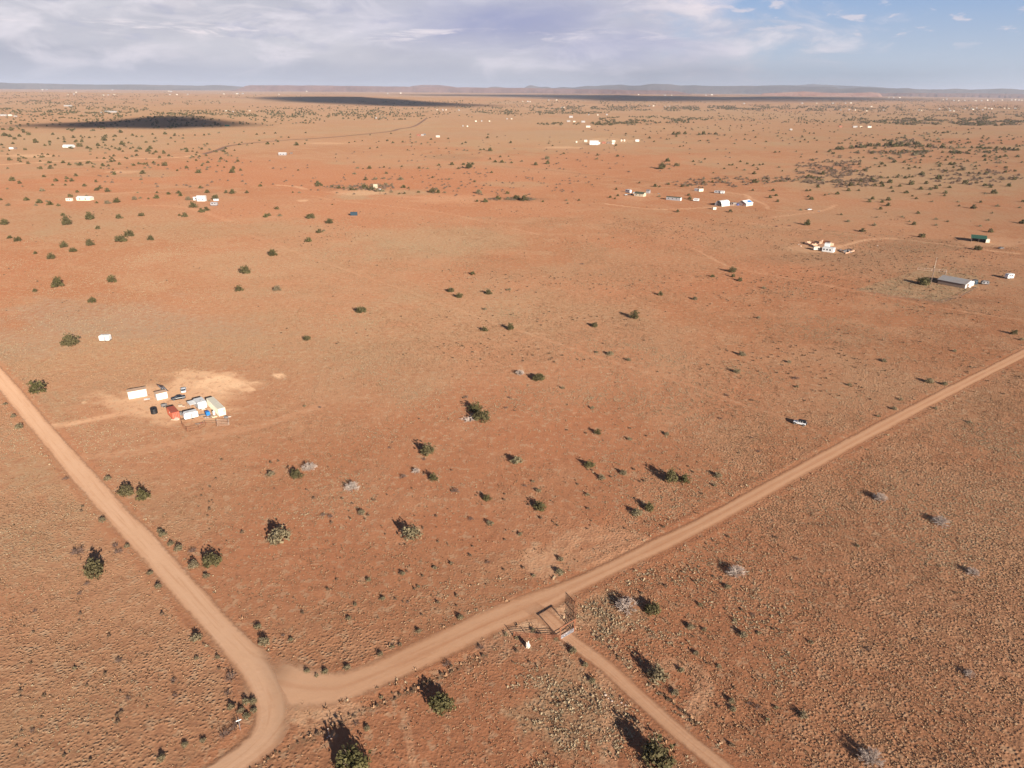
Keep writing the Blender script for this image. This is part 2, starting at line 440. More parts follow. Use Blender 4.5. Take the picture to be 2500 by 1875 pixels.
# ------------------------------------------------------------------ ground sheet
angs = np.radians(np.concatenate([np.arange(-46, 46, 0.15), np.arange(46, 314, 4.0)]))
rs = [0.0, 12.0, 24.0, 34.0, 44.0]
while rs[-1] < 9000: rs.append(rs[-1] * 1.0068)
while rs[-1] < 60000: rs.append(rs[-1] * 1.035)
rs = np.array(rs); NA, NR = len(angs), len(rs)
RR, AA = np.meshgrid(rs, angs, indexing='ij')
GX = (RR * np.sin(AA)).ravel(); GY = (RR * np.cos(AA)).ravel()
GZ = height(GX, GY)
near = np.hypot(GX, GY) < 900
rd = np.full(GX.shape, 1e9); rd[near] = road_dist(GX[near], GY[near])
micro = (fbm(GX, GY, 7.0, 3, 3) - 0.5) * 0.28 + (fbm(GX, GY, 1.6, 9, 2) - 0.5) * 0.16
micro *= smooth(0.6, 5.0, rd) * (1 - smooth(500, 1200, np.hypot(GX, GY)))
berm = 0.16 * np.exp(-((rd - 1.6) / 0.8) ** 2) * fbm(GX, GY, 9.0, 21, 2)
GZ2 = GZ + micro + berm - 0.02 * (rd < 0.5)
PX, PY, ZC = to_px(GX, GY, GZ)
front = (ZC > 5) & (np.abs(AA.ravel()) < 0.9) | False
def lay(L): 
    o = np.zeros_like(GX); o[front] = soft_sum(PX[front], PY[front], L); return o
pale, bare, tan, grey, dark = lay(PALE), lay(BARE), lay(TAN), lay(GREY), lay(DARK)
wob = fbm(GX, GY, 5.0, 31, 2)
for pts, w, a in TRACKS:
    P = coarse(catmull(pts, 8.0), 2)
    xs = [p[0] for p in P]; ys = [p[1] for p in P]
    sel = (GX > min(xs) - 12) & (GX < max(xs) + 12) & (GY > min(ys) - 12) & (GY < max(ys) + 12)
    if not sel.any(): continue
    d = dist_poly(GX[sel], GY[sel], P)
    v = a * (1 - smooth(w * 0.30, w * 0.68, d + (wob[sel] - 0.5) * w * 0.35))
    v *= 1 - 0.35 * np.exp(-(d / (w * 0.14)) ** 2)
    pale[sel] = np.maximum(pale[sel], v * 0.8); bare[sel] = np.maximum(bare[sel], v)
    tan[sel] *= 1 - v; grey[sel] *= 1 - v
for pts, w, a in DARKLINES:
    P = coarse(catmull(pts, 4.0), 2)
    d = dist_poly(GX, GY, P) if len(P) < 400 else np.full_like(GX, 1e9)
    dark = np.maximum(dark, a * 0.7 * (1 - smooth(w * 0.3, w * 0.9, d + (wob - 0.5) * w)))
yard = np.zeros_like(GX); yard[front] = in_poly(PX[front], PY[front], YARD); tan = np.maximum(tan, yard * 0.9)
shoulder = np.exp(-((rd - 0.9) / 1.3) ** 2)
bare = np.maximum(bare, shoulder * 0.7); tan *= 1 - 0.6 * shoulder
big = fbm(GX, GY, 95.0, 41, 4); big2 = fbm(GX, GY, 420.0, 47, 4); big3 = fbm(GX, GY, 30.0, 53, 4)
tan = np.clip(tan + 0.7 * (1 - 0.6 * smooth(1300, 1800, PX) * smooth(800, 1100, PY)) * smooth(0.50, 0.72, 0.5 * big + 0.3 * big2 + 0.2 * big3) * (1 - bare), 0, 1)
bare = np.clip(bare + 0.8 * smooth(0.50, 0.70, fbm(GX, GY, 160.0, 61, 4)) * (1 - 0.7 * smooth(900, 2000, np.hypot(GX, GY))), 0, 1)
farx = fbm(GX, GY * 1.0, 900.0, 71, 4)
dfar = np.hypot(GX, GY)
tan = np.clip(tan + (0.75 * smooth(700, 2200, dfar) * (0.45 + farx) * (1 - 0.75 * np.clip(lay(BARE), 0, 1))), 0, 1)

idx = np.arange(NR * NA).reshape(NR, NA)
A_ = idx[:-1, :]; B_ = idx[1:, :]
Q = np.stack([A_.ravel(), B_.ravel(), np.roll(B_, -1, 1).ravel(), np.roll(A_, -1, 1).ravel()], 1)[:, ::-1]
Q = Q[NA:]                                        # the pole fan is replaced by one ring further out
fan_c = 0
gm, n = newmat('red_soil')
geo = n.add('ShaderNodeNewGeometry'); pos = geo.outputs['Position']
a1 = n.add('ShaderNodeAttribute', attribute_name='soil_a'); a2 = n.add('ShaderNodeAttribute', attribute_name='soil_b')
s1 = n.add('ShaderNodeSeparateXYZ', ins={0: a1.outputs['Vector']}); s2 = n.add('ShaderNodeSeparateXYZ', ins={0: a2.outputs['Vector']})
a3 = n.add('ShaderNodeAttribute', attribute_name='soil_c'); s3 = n.add('ShaderNodeSeparateXYZ', ins={0: a3.outputs['Vector']})
n0 = s3.outputs[0]; n1 = s3.outputs[1]; n2 = n.noise(pos, 0.40, 2, 0.65, 0, '2D'); n3 = n.noise(pos, 1.6, 2, 0.6, 0, '2D')
c = n.mix(n.ss(n0, 0.35, 0.65), (0.378, 0.170, 0.088), (0.412, 0.204, 0.112))
c = n.mix(n.math('MULTIPLY', n.ss(n1, 0.45, 0.70), 0.55), c, (0.440, 0.242, 0.137))
c = n.mix(n.math('MULTIPLY', s1.outputs[0], 0.65), c, (0.412, 0.168, 0.086))                      # bare red
tanm = n.math('MULTIPLY', s2.outputs[0], n.ss(n2, 0.28, 0.60, 0.45, 1.0))
c = n.mix(n.math('MULTIPLY', tanm, 0.8), c, (0.375, 0.256, 0.150))
c = n.mix(n.math('MULTIPLY', s1.outputs[2], n.ss(n2, 0.30, 0.62, 0.3, 0.85)), c, (0.345, 0.230, 0.152))   # greyish sparse grass
c = n.mix(n.math('MULTIPLY', s1.outputs[1], n.ss(n1, 0.2, 0.55, 0.75, 1.0)), c, (0.70, 0.440, 0.265))    # pale packed dirt
c = n.mix(n.math('MULTIPLY', s2.outputs[1], n.ss(n3, 0.35, 0.6, 0.2, 0.9)), c, (0.20, 0.125, 0.075))     # weeds
c = n.mix(n.math('MULTIPLY', n.ss(n3, 0.60, 0.75), 0.30), c, (0.46, 0.29, 0.17))                       # straw litter
c = n.mix(n.math('MULTIPLY', n.ss(n3, 0.40, 0.25), 0.35), c, (0.26, 0.112, 0.060))
c = n.mix(n.math('MULTIPLY', n.ss(n2, 0.56, 0.70), 0.42), c, (0.47, 0.325, 0.205))                    # clumps of straw
c = n.mix(n.math('MULTIPLY', n.ss(n2, 0.43, 0.30), 0.40), c, (0.275, 0.128, 0.072))
vr = n.add('ShaderNodeTexVoronoi', feature='F1', voronoi_dimensions='2D', ins={'Vector': pos, 'Scale': 1.25})
hgt = n.math('ADD', n.math('MULTIPLY', n3, 0.22), n.math('MULTIPLY', n.math('MULTIPLY', n.ss(vr.outputs['Distance'], 0.55, 0.0), n.math('MULTIPLY', n.math('MULTIPLY', n.ss(n2, 0.3, 0.62, 0.1, 1.0), n.ss(n1, 0.30, 0.62, 0.35, 1.0)), n.math('SUBTRACT', 1.0, n.math('MAXIMUM', s1.outputs[1], n.math('MULTIPLY', s1.outputs[0], 0.55)), clamp=True))), 0.34))
bp = n.add('ShaderNodeBump', ins={'Strength': 0.85, 'Distance': 0.55, 'Height': n.math('MULTIPLY', hgt, s2.outputs[2])})
df = n.add('ShaderNodeBsdfDiffuse', ins={'Color': c, 'Roughness': 0.42, 'Normal': bp.outputs[0]})
o_ = n.add('ShaderNodeOutputMaterial'); n.l.new(df.outputs[0], o_.inputs[0])

gme = fastmesh('ground', np.stack([GX, GY, GZ2], 1), Q, gm)
for nm, arr in (('soil_a', np.stack([bare, pale, grey], 1)), ('soil_b', np.stack([tan, dark, np.clip(0.52 + 0.48 * smooth(1350, 1750, PX + (PY - 1300) * 0.35) * smooth(900, 1250, PY) + 0.45 * smooth(0.45, 0.65, big) + 0.3 * smooth(1500, 1700, PY), 0, 1)], 1)), ('soil_c', np.stack([fbm(GX, GY, 170.0, 81, 3), fbm(GX, GY, 14.0, 83, 3), big], 1))):
    at = gme.attributes.new(nm, 'FLOAT_VECTOR', 'POINT'); at.data.foreach_set('vector', arr.astype(np.float32).ravel())
gme.polygons.foreach_set('use_smooth', np.ones(len(gme.polygons), bool))
ground = bpy.data.objects.new('ground', gme); COL.objects.link(ground); tag(ground, kind='structure')
# the small disc straight under the viewpoint
dv = [(0, 0, -0.02)] + [(12.0 * math.sin(a), 12.0 * math.cos(a), 0.0) for a in np.linspace(0, 2 * math.pi, 33)[:-1]]
disc = meshobj('ground', dv, [(0, 1 + (i + 1) % 32, 1 + i) for i in range(32)], gm); tag(disc, kind='structure')

# ------------------------------------------------------------------ graded dirt roads
def roadmat(name, c_mid, c_edge, c_line, edge0, wheels):
    m, n = newmat(name)
    geo = n.add('ShaderNodeNewGeometry'); pos = geo.outputs['Position']
    at = n.add('ShaderNodeAttribute', attribute_name='across'); u = at.outputs['Fac']
    au = n.math('ABSOLUTE', u)
    n1 = n.noise(pos, 0.09, 3, 0.6, 0, '2D'); n2 = n.noise(pos, 0.7, 3, 0.6, 0, '2D'); n3 = n.noise(pos, 2.5, 2, 0.6, 0, '2D')
    uu = n.math('ADD', au, n.math('MULTIPLY', n.math('SUBTRACT', n1, 0.5), 0.22))
    c = n.mix(n.ss(uu, 0.35, 0.85), c_mid, c_edge)
    c = n.mix(n.math('MULTIPLY', n.ss(n1, 0.4, 0.7), 0.35), c, c_line)
    c = n.mix(n.math('MULTIPLY', n.ss(n2, 0.55, 0.75), 0.25), c, c_edge)
    lv = n.add('ShaderNodeCombineXYZ', ins={0: n.math('MULTIPLY', u, 5.0), 1: n.math('MULTIPLY', n.add('ShaderNodeAttribute', attribute_name='along').outputs['Fac'], 0.05)})
    ru = n.noise(lv.outputs[0], 1.0, 3, 0.65, 0, '2D')
    c = n.mix(n.math('MULTIPLY', n.ss(ru, 0.52, 0.70), 0.55), c, c_edge)
    c = n.mix(n.math('MULTIPLY', n.ss(ru, 0.46, 0.30), 0.55), c, c_line)
    if wheels: c = n.mix(n.ss(n.add('ShaderNodeAttribute', attribute_name='along').outputs['Fac'], 34.0, 8.0), c, (0.585, 0.345, 0.210))
    if wheels:
        w = n.math('SUBTRACT', 1.0, n.ss(n.math('ABSOLUTE', n.math('SUBTRACT', uu, 0.36)), 0.05, 0.2))
        c = n.mix(n.math('MULTIPLY', w, 0.55), c, c_line)
        w2 = n.math('SUBTRACT', 1.0, n.ss(uu, 0.02, 0.16))
        c = n.mix(n.math('MULTIPLY', w2, 0.35), c, c_edge)
    bp = n.add('ShaderNodeBump', ins={'Strength': 0.25, 'Distance': 0.15, 'Height': n.math('ADD', n2, n.math('MULTIPLY', n3, 0.3))})
    df = n.add('ShaderNodeBsdfDiffuse', ins={'Color': c, 'Roughness': 0.42, 'Normal': bp.outputs[0]})
    tr = n.add('ShaderNodeBsdfTransparent')
    e = n.math('ADD', au, n.math('ADD', n.math('MULTIPLY', n.math('SUBTRACT', n1, 0.5), 0.30), n.math('MULTIPLY', n.math('SUBTRACT', n2, 0.5), 0.30)))
    fa = n.add('ShaderNodeAttribute', attribute_name='fade')
    mx = n.add('ShaderNodeMixShader', ins={0: n.math('MAXIMUM', n.ss(e, edge0, 0.96), n.math('SUBTRACT', 1.0, fa.outputs['Fac']))}); n.l.new(df.outputs[0], mx.inputs[1]); n.l.new(tr.outputs[0], mx.inputs[2])
    o = n.add('ShaderNodeOutputMaterial'); n.l.new(mx.outputs[0], o.inputs[0])
    return m
ROADM = {'r1': roadmat('graded_dirt', (0.60, 0.360, 0.222), (0.50, 0.265, 0.152), (0.64, 0.395, 0.252), 0.58, False),
         'r2': roadmat('two_track_dirt', (0.53, 0.290, 0.168), (0.45, 0.214, 0.114), (0.58, 0.335, 0.20), 0.50, True),
         'r3': roadmat('driveway_dirt', (0.57, 0.320, 0.187), (0.47, 0.218, 0.117), (0.62, 0.365, 0.225), 0.40, False)}
FLARE = Vector(G(1255, 1500)[:2]); FLARE2 = Vector(G(672, 1680)[:2])
def ribbon(name, pts, w, z, m):
    V = []; ac = []; fd = []; al = []; tot = [0.0]
    for a_, b_ in zip(pts[:-1], pts[1:]): tot.append(tot[-1] + (b_ - a_).length); us = (-1, -0.85, -0.5, 0, 0.5, 0.85, 1)
    N = len(pts)
    for i, p in enumerate(pts):
        a = pts[max(0, i - 1)]; b = pts[min(N - 1, i + 1)]; d = (b - a).normalized(); nn = Vector((-d.y, d.x))
        ww = w * 0.58 * (1 + 0.10 * (float(fbm(p.x, p.y, 18.0, 77, 2)) - 0.5) * 2) + ((2.1 * (1 - float(smooth(2.0, 16.0, p.x - FLARE.x))) + 1.6 * math.exp(-((p - FLARE2).length / 9.0) ** 2)) if name == 'road' and z == 0.052 else 0.0)
        for u in us:
            q = p + nn * (u * ww); V.append((q.x, q.y, float(height(q.x, q.y)) + z + 0.05 * (1 - u * u))); ac.append(u); al.append(tot[i]); qz = float(w > 6) * (1 - float(smooth(6.0, 14.0, (p - FLARE2).length))); ac[-1] = u * (1 - 0.75 * qz * float(u > 0)); fd.append((1 - qz * float(smooth(0.3, 1.0, u))) * float(min(smooth(0, 11 if w < 6 and w > 5 else 6, tot[i]), smooth(0, 9, tot[-1] - tot[i]))))
    k = len(us); Fq = [(i * k + j, (i + 1) * k + j, (i + 1) * k + j + 1, i * k + j + 1) for i in range(N - 1) for j in range(k - 1)]
    o = meshobj(name, V, [f[::-1] for f in Fq], m, smooth_=True)
    at = o.data.attributes.new('across', 'FLOAT', 'POINT'); at.data.foreach_set('value', ac)
    at = o.data.attributes.new('along', 'FLOAT', 'POINT'); at.data.foreach_set('value', al)
    at = o.data.attributes.new('fade', 'FLOAT', 'POINT'); at.data.foreach_set('value', fd)
    return tag(o, kind='structure')
ribbon('road', ROADS['r2'][0], ROADS['r2'][1], 0.052, ROADM['r2'])
ribbon('road', ROADS['r1'][0], ROADS['r1'][1], 0.075, ROADM['r1'])
ribbon('driveway', ROADS['r3'][0], ROADS['r3'][1], 0.085, ROADM['r3'])
asph = solid('worn_chipseal', (0.34, 0.180, 0.112), 0.9, 0.15, 0.05)
ribbon('road', catmull([(p[0], p[1]) for p in FAR_ROAD], 30.0), 7.0, 0.3, asph)

# ------------------------------------------------------------------ mesa, badlands, mountains
def ridge(name, prof, dist, depth, m, base_y, seed, n_across=26, rough=0.18, talus=0.55):
    """a landform whose crest was read off the photograph: prof = [(px, py)], built as a solid with slopes and spurs"""
    xs = np.array([p[0] for p in prof], float); ys = np.array([p[1] for p in prof], float)
    NX = 260; px = np.linspace(xs[0], xs[-1], NX); py = np.interp(px, xs, ys)
    yh = 217 + (px - 1250) * 0.008; py = np.where(py < yh, yh - (yh - py) * 0.80, py)
    tp = smooth(0, 0.05, np.linspace(0, 1, NX)) * smooth(0, 0.05, np.linspace(1, 0, NX))
    V = []; 
    for i in range(NX):
        d = ray(px[i], py[i]); k = dist / math.hypot(d[0], d[1]); X, Y, Z = d[0] * k, d[1] * k, CAMH + d[2] * k
        d0 = ray(px[i], base_y); ux, uy = X / dist, Y / dist
        zb = float(height(X, Y)) - 8.0
        hh = max((Z - zb) * tp[i], 1.0)
        for j in range(n_across):
            v = j / (n_across - 1) * 2 - 1                       # -1 near side ... +1 far side
            s = 1 - smooth(0.0, 1.0, (abs(v) - 0.12) / 0.88) if talus < 1 else (1.0 if abs(v) < .75 else 1 - smooth(.75, 1, abs(v)))
            wv = (fbm(px[i] * 0.22 + seed, v * 4.0, 1.0, seed, 4) - 0.5)
            off = v * depth + wv * depth * rough * 2 * (1 - s)
            zz = zb + hh * s * (1 + 0.10 * wv * (1 - s) * 4)
            V.append((X + ux * off, Y + uy * off, zz))
    k = n_across
    Fq = [(i * k + j, (i + 1) * k + j, (i + 1) * k + j + 1, i * k + j + 1) for i in range(NX - 1) for j in range(k - 1)]
    o = meshobj(name, V, Fq, m, smooth_=True)
    return tag(o, kind='structure')

def rockmat(name, c1, c2, c3, sc):
    m, n = newmat(name)
    geo = n.add('ShaderNodeNewGeometry'); pos = geo.outputs['Position']
    a = n.noise(pos, sc, 6, 0.65); b = n.noise(pos, sc * 5, 4, 0.6)
    c = n.mix(n.ss(a, 0.35, 0.65), c1, c2); c = n.mix(n.math('MULTIPLY', n.ss(b, 0.5, 0.7), 0.7), c, c3)
    df = n.add('ShaderNodeBsdfDiffuse', ins={'Color': c, 'Roughness': 1.0})
    o = n.add('ShaderNodeOutputMaterial'); n.l.new(df.outputs[0], o.inputs[0]); return m
MESA = rockmat('mesa_rock', (0.15, 0.082, 0.066), (0.20, 0.115, 0.092), (0.085, 0.072, 0.055), 0.0022)
MTN = rockmat('mountain_slope', (0.085, 0.072, 0.066), (0.135, 0.108, 0.095), (0.06, 0.062, 0.05), 0.0006)
def jag(P, amp, seed, n=90):
    xs = np.linspace(P[0][0], P[-1][0], n); ys = np.interp(xs, [p[0] for p in P], [p[1] for p in P])
    ys = ys + (fbm(xs, xs * 0, 26.0, seed, 5) - 0.5) * 2 * amp * 1.7
    ys[0], ys[-1] = P[0][1], P[-1][1]; return list(zip(xs, ys))
ridge('mesa', jag([(548, 222), (570, 217), (590, 212), (606, 206.5), (640, 207), (760, 208), (860, 209.5), (1000, 211), (1150, 213), (1280, 214.5), (1400, 217), (1560, 220), (1700, 222.5)], 0.7, 5), 22000, 1500, MESA, 222, 3, talus=2)
ridge('mesa', jag([(985, 215), (1010, 208), (1030, 205.5), (1070, 206), (1090, 208), (1120, 213)], 0.4, 8), 25500, 700, MESA, 220, 9, talus=2)
ridge('mesa', jag([(1180, 217), (1198, 211), (1212, 210), (1230, 213), (1260, 218)], 0.4, 12), 26500, 600, MTN, 220, 14)
ridge('mountain_range', jag([(1255, 219), (1272, 210), (1285, 205.5), (1300, 206), (1318, 211), (1335, 209), (1350, 214), (1375, 211.5), (1400, 213), (1430, 207.5), (1460, 207), (1500, 203.5), (1514, 202), (1535, 206), (1560, 206), (1600, 201), (1620, 201), (1650, 205), (1700, 206), (1760, 207), (1850, 206), (1930, 206), (2000, 209), (2080, 211)], 1.3, 21), 30000, 2600, MTN, 222, 5)
ridge('mountain_range', jag([(1750, 219), (1820, 208), (1880, 204.5), (1950, 204), (1985, 201), (2010, 203), (2060, 206), (2120, 208), (2200, 214), (2300, 220)], 1.0, 33), 37000, 2600, MTN, 224, 15)
ridge('mountain_range', jag([(1920, 223), (2000, 216), (2060, 214), (2100, 211), (2160, 214), (2215, 212.5), (2230, 215), (2290, 217), (2330, 214.5), (2370, 217), (2420, 214), (2450, 214), (2520, 218), (2620, 222), (2720, 226)], 1.0, 44), 27000, 2200, MTN, 228, 25)
ridge('badland_hills', jag([(1850, 228), (1930, 224.5), (1960, 223), (2000, 226), (2060, 227), (2120, 225), (2160, 228)], .7, 54), 19500, 600, rockmat('badland', (0.30, 0.145, 0.10), (0.36, 0.21, 0.155), (0.16, 0.10, 0.075), 0.004), 229, 45)
ridge('badland_hills', jag([(2020, 230), (2180, 227), (2400, 228), (2600, 232), (2750, 236)], .7, 64), 21500, 900, MESA, 231, 55, talus=2)
ridge('mountain_range', jag([(-160, 204), (0, 200.5), (40, 202), (90, 203), (160, 204), (240, 206), (330, 205.5), (420, 207), (480, 209), (520, 207), (545, 207), (580, 211), (640, 216)], 0.7, 74), 26000, 2000, MTN, 212, 65)

# ------------------------------------------------------------------ clouds behind the viewpoint, whose shadows lie on the plain
CLM, n = newmat('cloud')
df = n.add('ShaderNodeBsdfDiffuse', ins={'Color': (0.9, 0.9, 0.92, 1)}); o_ = n.add('ShaderNodeOutputMaterial'); ta = n.add('ShaderNodeAttribute', attribute_name='rim'); geo = n.add('ShaderNodeNewGeometry')
tn = n.math('ADD', ta.outputs['Fac'], n.math('MULTIPLY', n.math('SUBTRACT', n.noise(geo.outputs['Position'], 0.006, 4, 0.6), 0.5), 0.5))
tr = n.add('ShaderNodeBsdfTransparent'); mx = n.add('ShaderNodeMixShader', ins={0: n.ss(tn, 0.42, 1.05)}); n.l.new(df.outputs[0], mx.inputs[1]); n.l.new(tr.outputs[0], mx.inputs[2]); n.l.new(mx.outputs[0], o_.inputs[0])
def cloud(outline, seed, alt=1700.0, fray=0.5, keep=0.0):
    g = [G(*p) for p in outline]
    sh = Vector((SUN_DIR.x, SUN_DIR.y)) * (1 / SUN_DIR.z)
    pts = [Vector((p.x, p.y)) + sh * (alt - p.z) for p in g]
    xs = [p.x for p in pts]; ys = [p.y for p in pts]
    cx, cy = sum(xs) / len(xs), sum(ys) / len(ys)
    # the outline, frayed, filled with a lumpy closed body
    M = 220; per = []
    L = [0]; 
    for i in range(len(pts)): L.append(L[-1] + (pts[(i + 1) % len(pts)] - pts[i]).length)
    for k in range(M):
        s = L[-1] * k / M; i = max(j for j in range(len(pts)) if L[j] <= s); u = (s - L[i]) / max(L[i + 1] - L[i], 1e-6)
        q = pts[i].lerp(pts[(i + 1) % len(pts)], u)
        f = 1 + (float(fbm(q.x, q.y, 260.0, seed, 4)) - 0.5) * fray
        per.append(Vector((cx, cy)) + (q - Vector((cx, cy))) * f * 1.16)
    V = []; Fc = []; rim = []
    rings = (1.0, 0.9, 0.7, 0.45, 0.2)
    for side in (1, -1):
        for r in rings[(0 if side == 1 else 1):]:
            for q in per:
                p = Vector((cx, cy)).lerp(q, r); rim.append(r)
                V.append((p.x, p.y, alt + side * (45 if side == 1 else 18) * (1 - r ** 3) * (0.5 + float(vnoise(p.x / 170, p.y / 170, seed)))))
    def ringf(a, b, flip):
        for i in range(M):
            j = (i + 1) % M; f = (a + i, a + j, b + j, b + i); Fc.append(f[::-1] if flip else f)
    for k in range(len(rings) - 1): ringf(k * M, (k + 1) * M, False)
    off = len(rings) * M
    ringf(0, off, True)
    for k in range(len(rings) - 2): ringf(off + k * M, off + (k + 1) * M, True)
    Fc.append(tuple(range((len(rings) - 1) * M, len(rings) * M))); Fc.append(tuple(range(off + (len(rings) - 2) * M, off + (len(rings) - 1) * M))[::-1])
    o = meshobj('cloud', V, Fc, CLM, smooth_=True); tag(o, kind='structure')
    at = o.data.attributes.new('rim', 'FLOAT', 'POINT'); at.data.foreach_set('value', rim)
cloud([(0, 308), (110, 302), (240, 297), (380, 285), (470, 284), (560, 294), (640, 306), (560, 310), (430, 315), (300, 313), (120, 314)], 3, 1500, 0.12)
cloud([(585, 239), (700, 236), (840, 236), (940, 240), (1040, 247), (1200, 255), (1230, 260), (1080, 262), (900, 257), (760, 252), (640, 243)], 5, 1900, 0.10)
cloud([(960, 232), (1150, 231), (1300, 231), (1520, 232), (1560, 234), (1800, 237), (2050, 237), (2260, 242), (2240, 246), (2050, 248), (1700, 248), (1480, 247), (1400, 243), (1200, 236), (1080, 233)], 7, 2000, 0.04)
# ------------------------------------------------------------------ vegetation
JUN = leafmat('juniper_leaf', (0.085, 0.075, 0.028), (0.180, 0.154, 0.064), (0.160, 0.125, 0.066))
SHR = leafmat('grey_green_leaf', (0.195, 0.160, 0.088), (0.33, 0.27, 0.158), (0.28, 0.205, 0.130))
DED = leafmat('bleached_twig', (0.56, 0.45, 0.38), (0.72, 0.61, 0.53), (0.58, 0.46, 0.39))
GRY = leafmat('grey_twig', (0.22, 0.145, 0.115), (0.31, 0.215, 0.17), (0.26, 0.165, 0.13))
BARK = solid('juniper_bark', (0.17, 0.115, 0.085), 0.9, 0.3, 6.0)

def tris_obj(name, T, m):
    T = np.asarray(T, np.float32); V = T.reshape(-1, 3); k = T.shape[1]
    return fastmesh(name, V, np.arange(len(V)).reshape(-1, k), m)

def leaf_cloud(rng, lobes, per, size, fill=0.35, up=0.25):
    """small leaf-spray faces spread over and through a set of lobes: (x, y, z, rx, rz)"""
    out = []
    for (x, y, z, rx, rz) in lobes:
        k = max(6, int(per * rx * rx))
        d = rng.normal(size=(k, 3)); d /= np.linalg.norm(d, axis=1)[:, None]
        rad = 1 - fill * rng.random(k) ** 1.5
        rad *= 1 + 0.16 * np.sin(d[:, 0] * 6 + x * 9) * np.sin(d[:, 1] * 5 + y * 7 + d[:, 2] * 4)
        c = np.stack([x + d[:, 0] * rad * rx, y + d[:, 1] * rad * rx, z + d[:, 2] * rad * rz], 1)
        nrm = d + rng.normal(size=(k, 3)) * 0.75 + np.array([0, 0, up]); nrm /= np.linalg.norm(nrm, axis=1)[:, None]
        a = np.cross(nrm, rng.normal(size=(k, 3))); a /= np.linalg.norm(a, axis=1)[:, None]; b = np.cross(nrm, a)
        s = size * (0.55 + 0.9 * rng.random(k))[:, None]
        out.append(np.stack([c - a * s - b * s * 0.3, c + a * s * 0.8 - b * s * 0.6, c + a * s * 0.3 + b * s, c - a * s * 0.6 + b * s * 0.5], 1))
    T = np.concatenate(out); T[:, :, 2] = np.maximum(T[:, :, 2], 0.015); return T

def juniper_mesh(seed, per, size, n_l, squat=0.8, loose=0.0):
    """unit plant: crown about 1 wide, `squat` tall"""
    rng = np.random.default_rng(seed); L = []
    for i in range(n_l):
        a = rng.random() * 6.283; r = 0.30 * math.sqrt(rng.random()); zz = (0.22 + 0.5 * rng.random() * (1 - r)) * squat
        q = 0.13 + 0.10 * rng.random(); L.append((r * math.cos(a), r * math.sin(a), zz, q, q * (0.85 + 0.3 * rng.random())))
    L.append((0, 0, 0.42 * squat, 0.27, 0.30 * squat)); L.append((0.05, -0.04, 0.66 * squat, 0.19, 0.26 * squat))
    for i in range(7):
        a = i * 0.9 + rng.random() * 0.5; r = 0.30 + 0.07 * rng.random(); q = 0.12 + 0.05 * rng.random()
        L.append((r * math.cos(a), r * math.sin(a), (0.16 + 0.10 * rng.random()) * squat, q, q))
    for i in range(int(9 * loose)):                      # sprays that stand off the main mass
        a = rng.random() * 6.283; e = 0.15 + 1.1 * rng.random(); r = 0.44 + 0.08 * rng.random(); q = 0.045 + 0.05 * rng.random()
        L.append((r * math.cos(a) * math.cos(e), r * math.sin(a) * math.cos(e), (0.28 + 0.62 * math.sin(e)) * squat, q, q))
    if loose: L = [(x + rng.normal() * 0.03, y + rng.normal() * 0.03, z, r * (0.82 + 0.3 * rng.random()), h * (0.75 + 0.4 * rng.random())) for x, y, z, r, h in L]
    return leaf_cloud(rng, L, per, size, 0.35 + 0.25 * (loose > 0))

def twig_mesh(seed, n_b, thick, squat=0.8, spread=1.0, depth=2):
    rng = np.random.default_rng(seed); T = []
    def br(p, d, L, r, k):
        q = p + d * L
        s = np.cross(d, rng.normal(size=3)); s /= np.linalg.norm(s); u = np.cross(d, s)
        T.append([p + s * r, p - s * r, q - s * r * 0.4, q + s * r * 0.4]); T.append([p + u * r, p - u * r, q - u * r * 0.4, q + u * r * 0.4])
        if k > 0:
            for _ in range(3):
                e = d + rng.normal(size=3) * 0.45; e /= np.linalg.norm(e); br(p + d * L * (0.55 + 0.45 * rng.random()), e, L * 0.55, r * 0.6, k - 1)
    for i in range(n_b):
        a = rng.random() * 6.283; e = 0.25 + 1.15 * rng.random()
        d = np.array([math.cos(a) * math.cos(e) * spread, math.sin(a) * math.cos(e) * spread, math.sin(e) * squat * 1.15]); L0 = np.linalg.norm(d)
        br(np.array([0.03 * math.cos(a), 0.03 * math.sin(a), 0.0]), d / L0, 0.34 * L0, thick, depth)
    T = np.array(T); T[:, :, 2] = np.maximum(T[:, :, 2], 0.005); return T

def trunk_mesh(seed, squat=0.8):
    rng = np.random.default_rng(seed); g = [tube((0, 0, -0.03), (0.02, 0.01, 0.22 * squat), 0.05, 0.035, 7)]
    for i in range(5):
        a = i * 1.25 + rng.random(); g.append(tube((0.015, 0.01, 0.12 * squat), (0.24 * math.cos(a), 0.24 * math.sin(a), (0.38 + 0.25 * rng.random()) * squat), 0.028, 0.010, 5))
    return merge(*g)

def variants(nm, fn, m, k): return [tris_obj(nm, fn(i), m) for i in range(k)]
CROWN_N = variants('juniper_crown', lambda i: np.concatenate([juniper_mesh(100 + i, 1500, 0.040, 8 + i, (0.80, 0.66, 0.90, 0.72, 0.60, 0.78, 0.85)[i], 1.0), twig_mesh(140 + i, 5, 0.012, 0.8, 1.15, 1)]), JUN, 7)
CROWN_F = variants('juniper_far', lambda i: juniper_mesh(200 + i, 330, 0.085, 6, 0.72), JUN, 4)
SHRUB_N = variants('shrub_crown', lambda i: np.concatenate([juniper_mesh(300 + i, 900, 0.045, 9, 0.62), twig_mesh(350 + i, 14, 0.008, 0.7)]), SHR, 4)
SHRUB_F = variants('shrub_far', lambda i: juniper_mesh(400 + i, 200, 0.085, 6, 0.62), SHR, 3)
DEAD_N = variants('dead_crown', lambda i: twig_mesh(500 + i, 52, 0.017, 0.8), DED, 3)
GREY_N = variants('grey_crown', lambda i: twig_mesh(600 + i, 30, 0.013, 0.65), GRY, 3)
TRUNKS = []
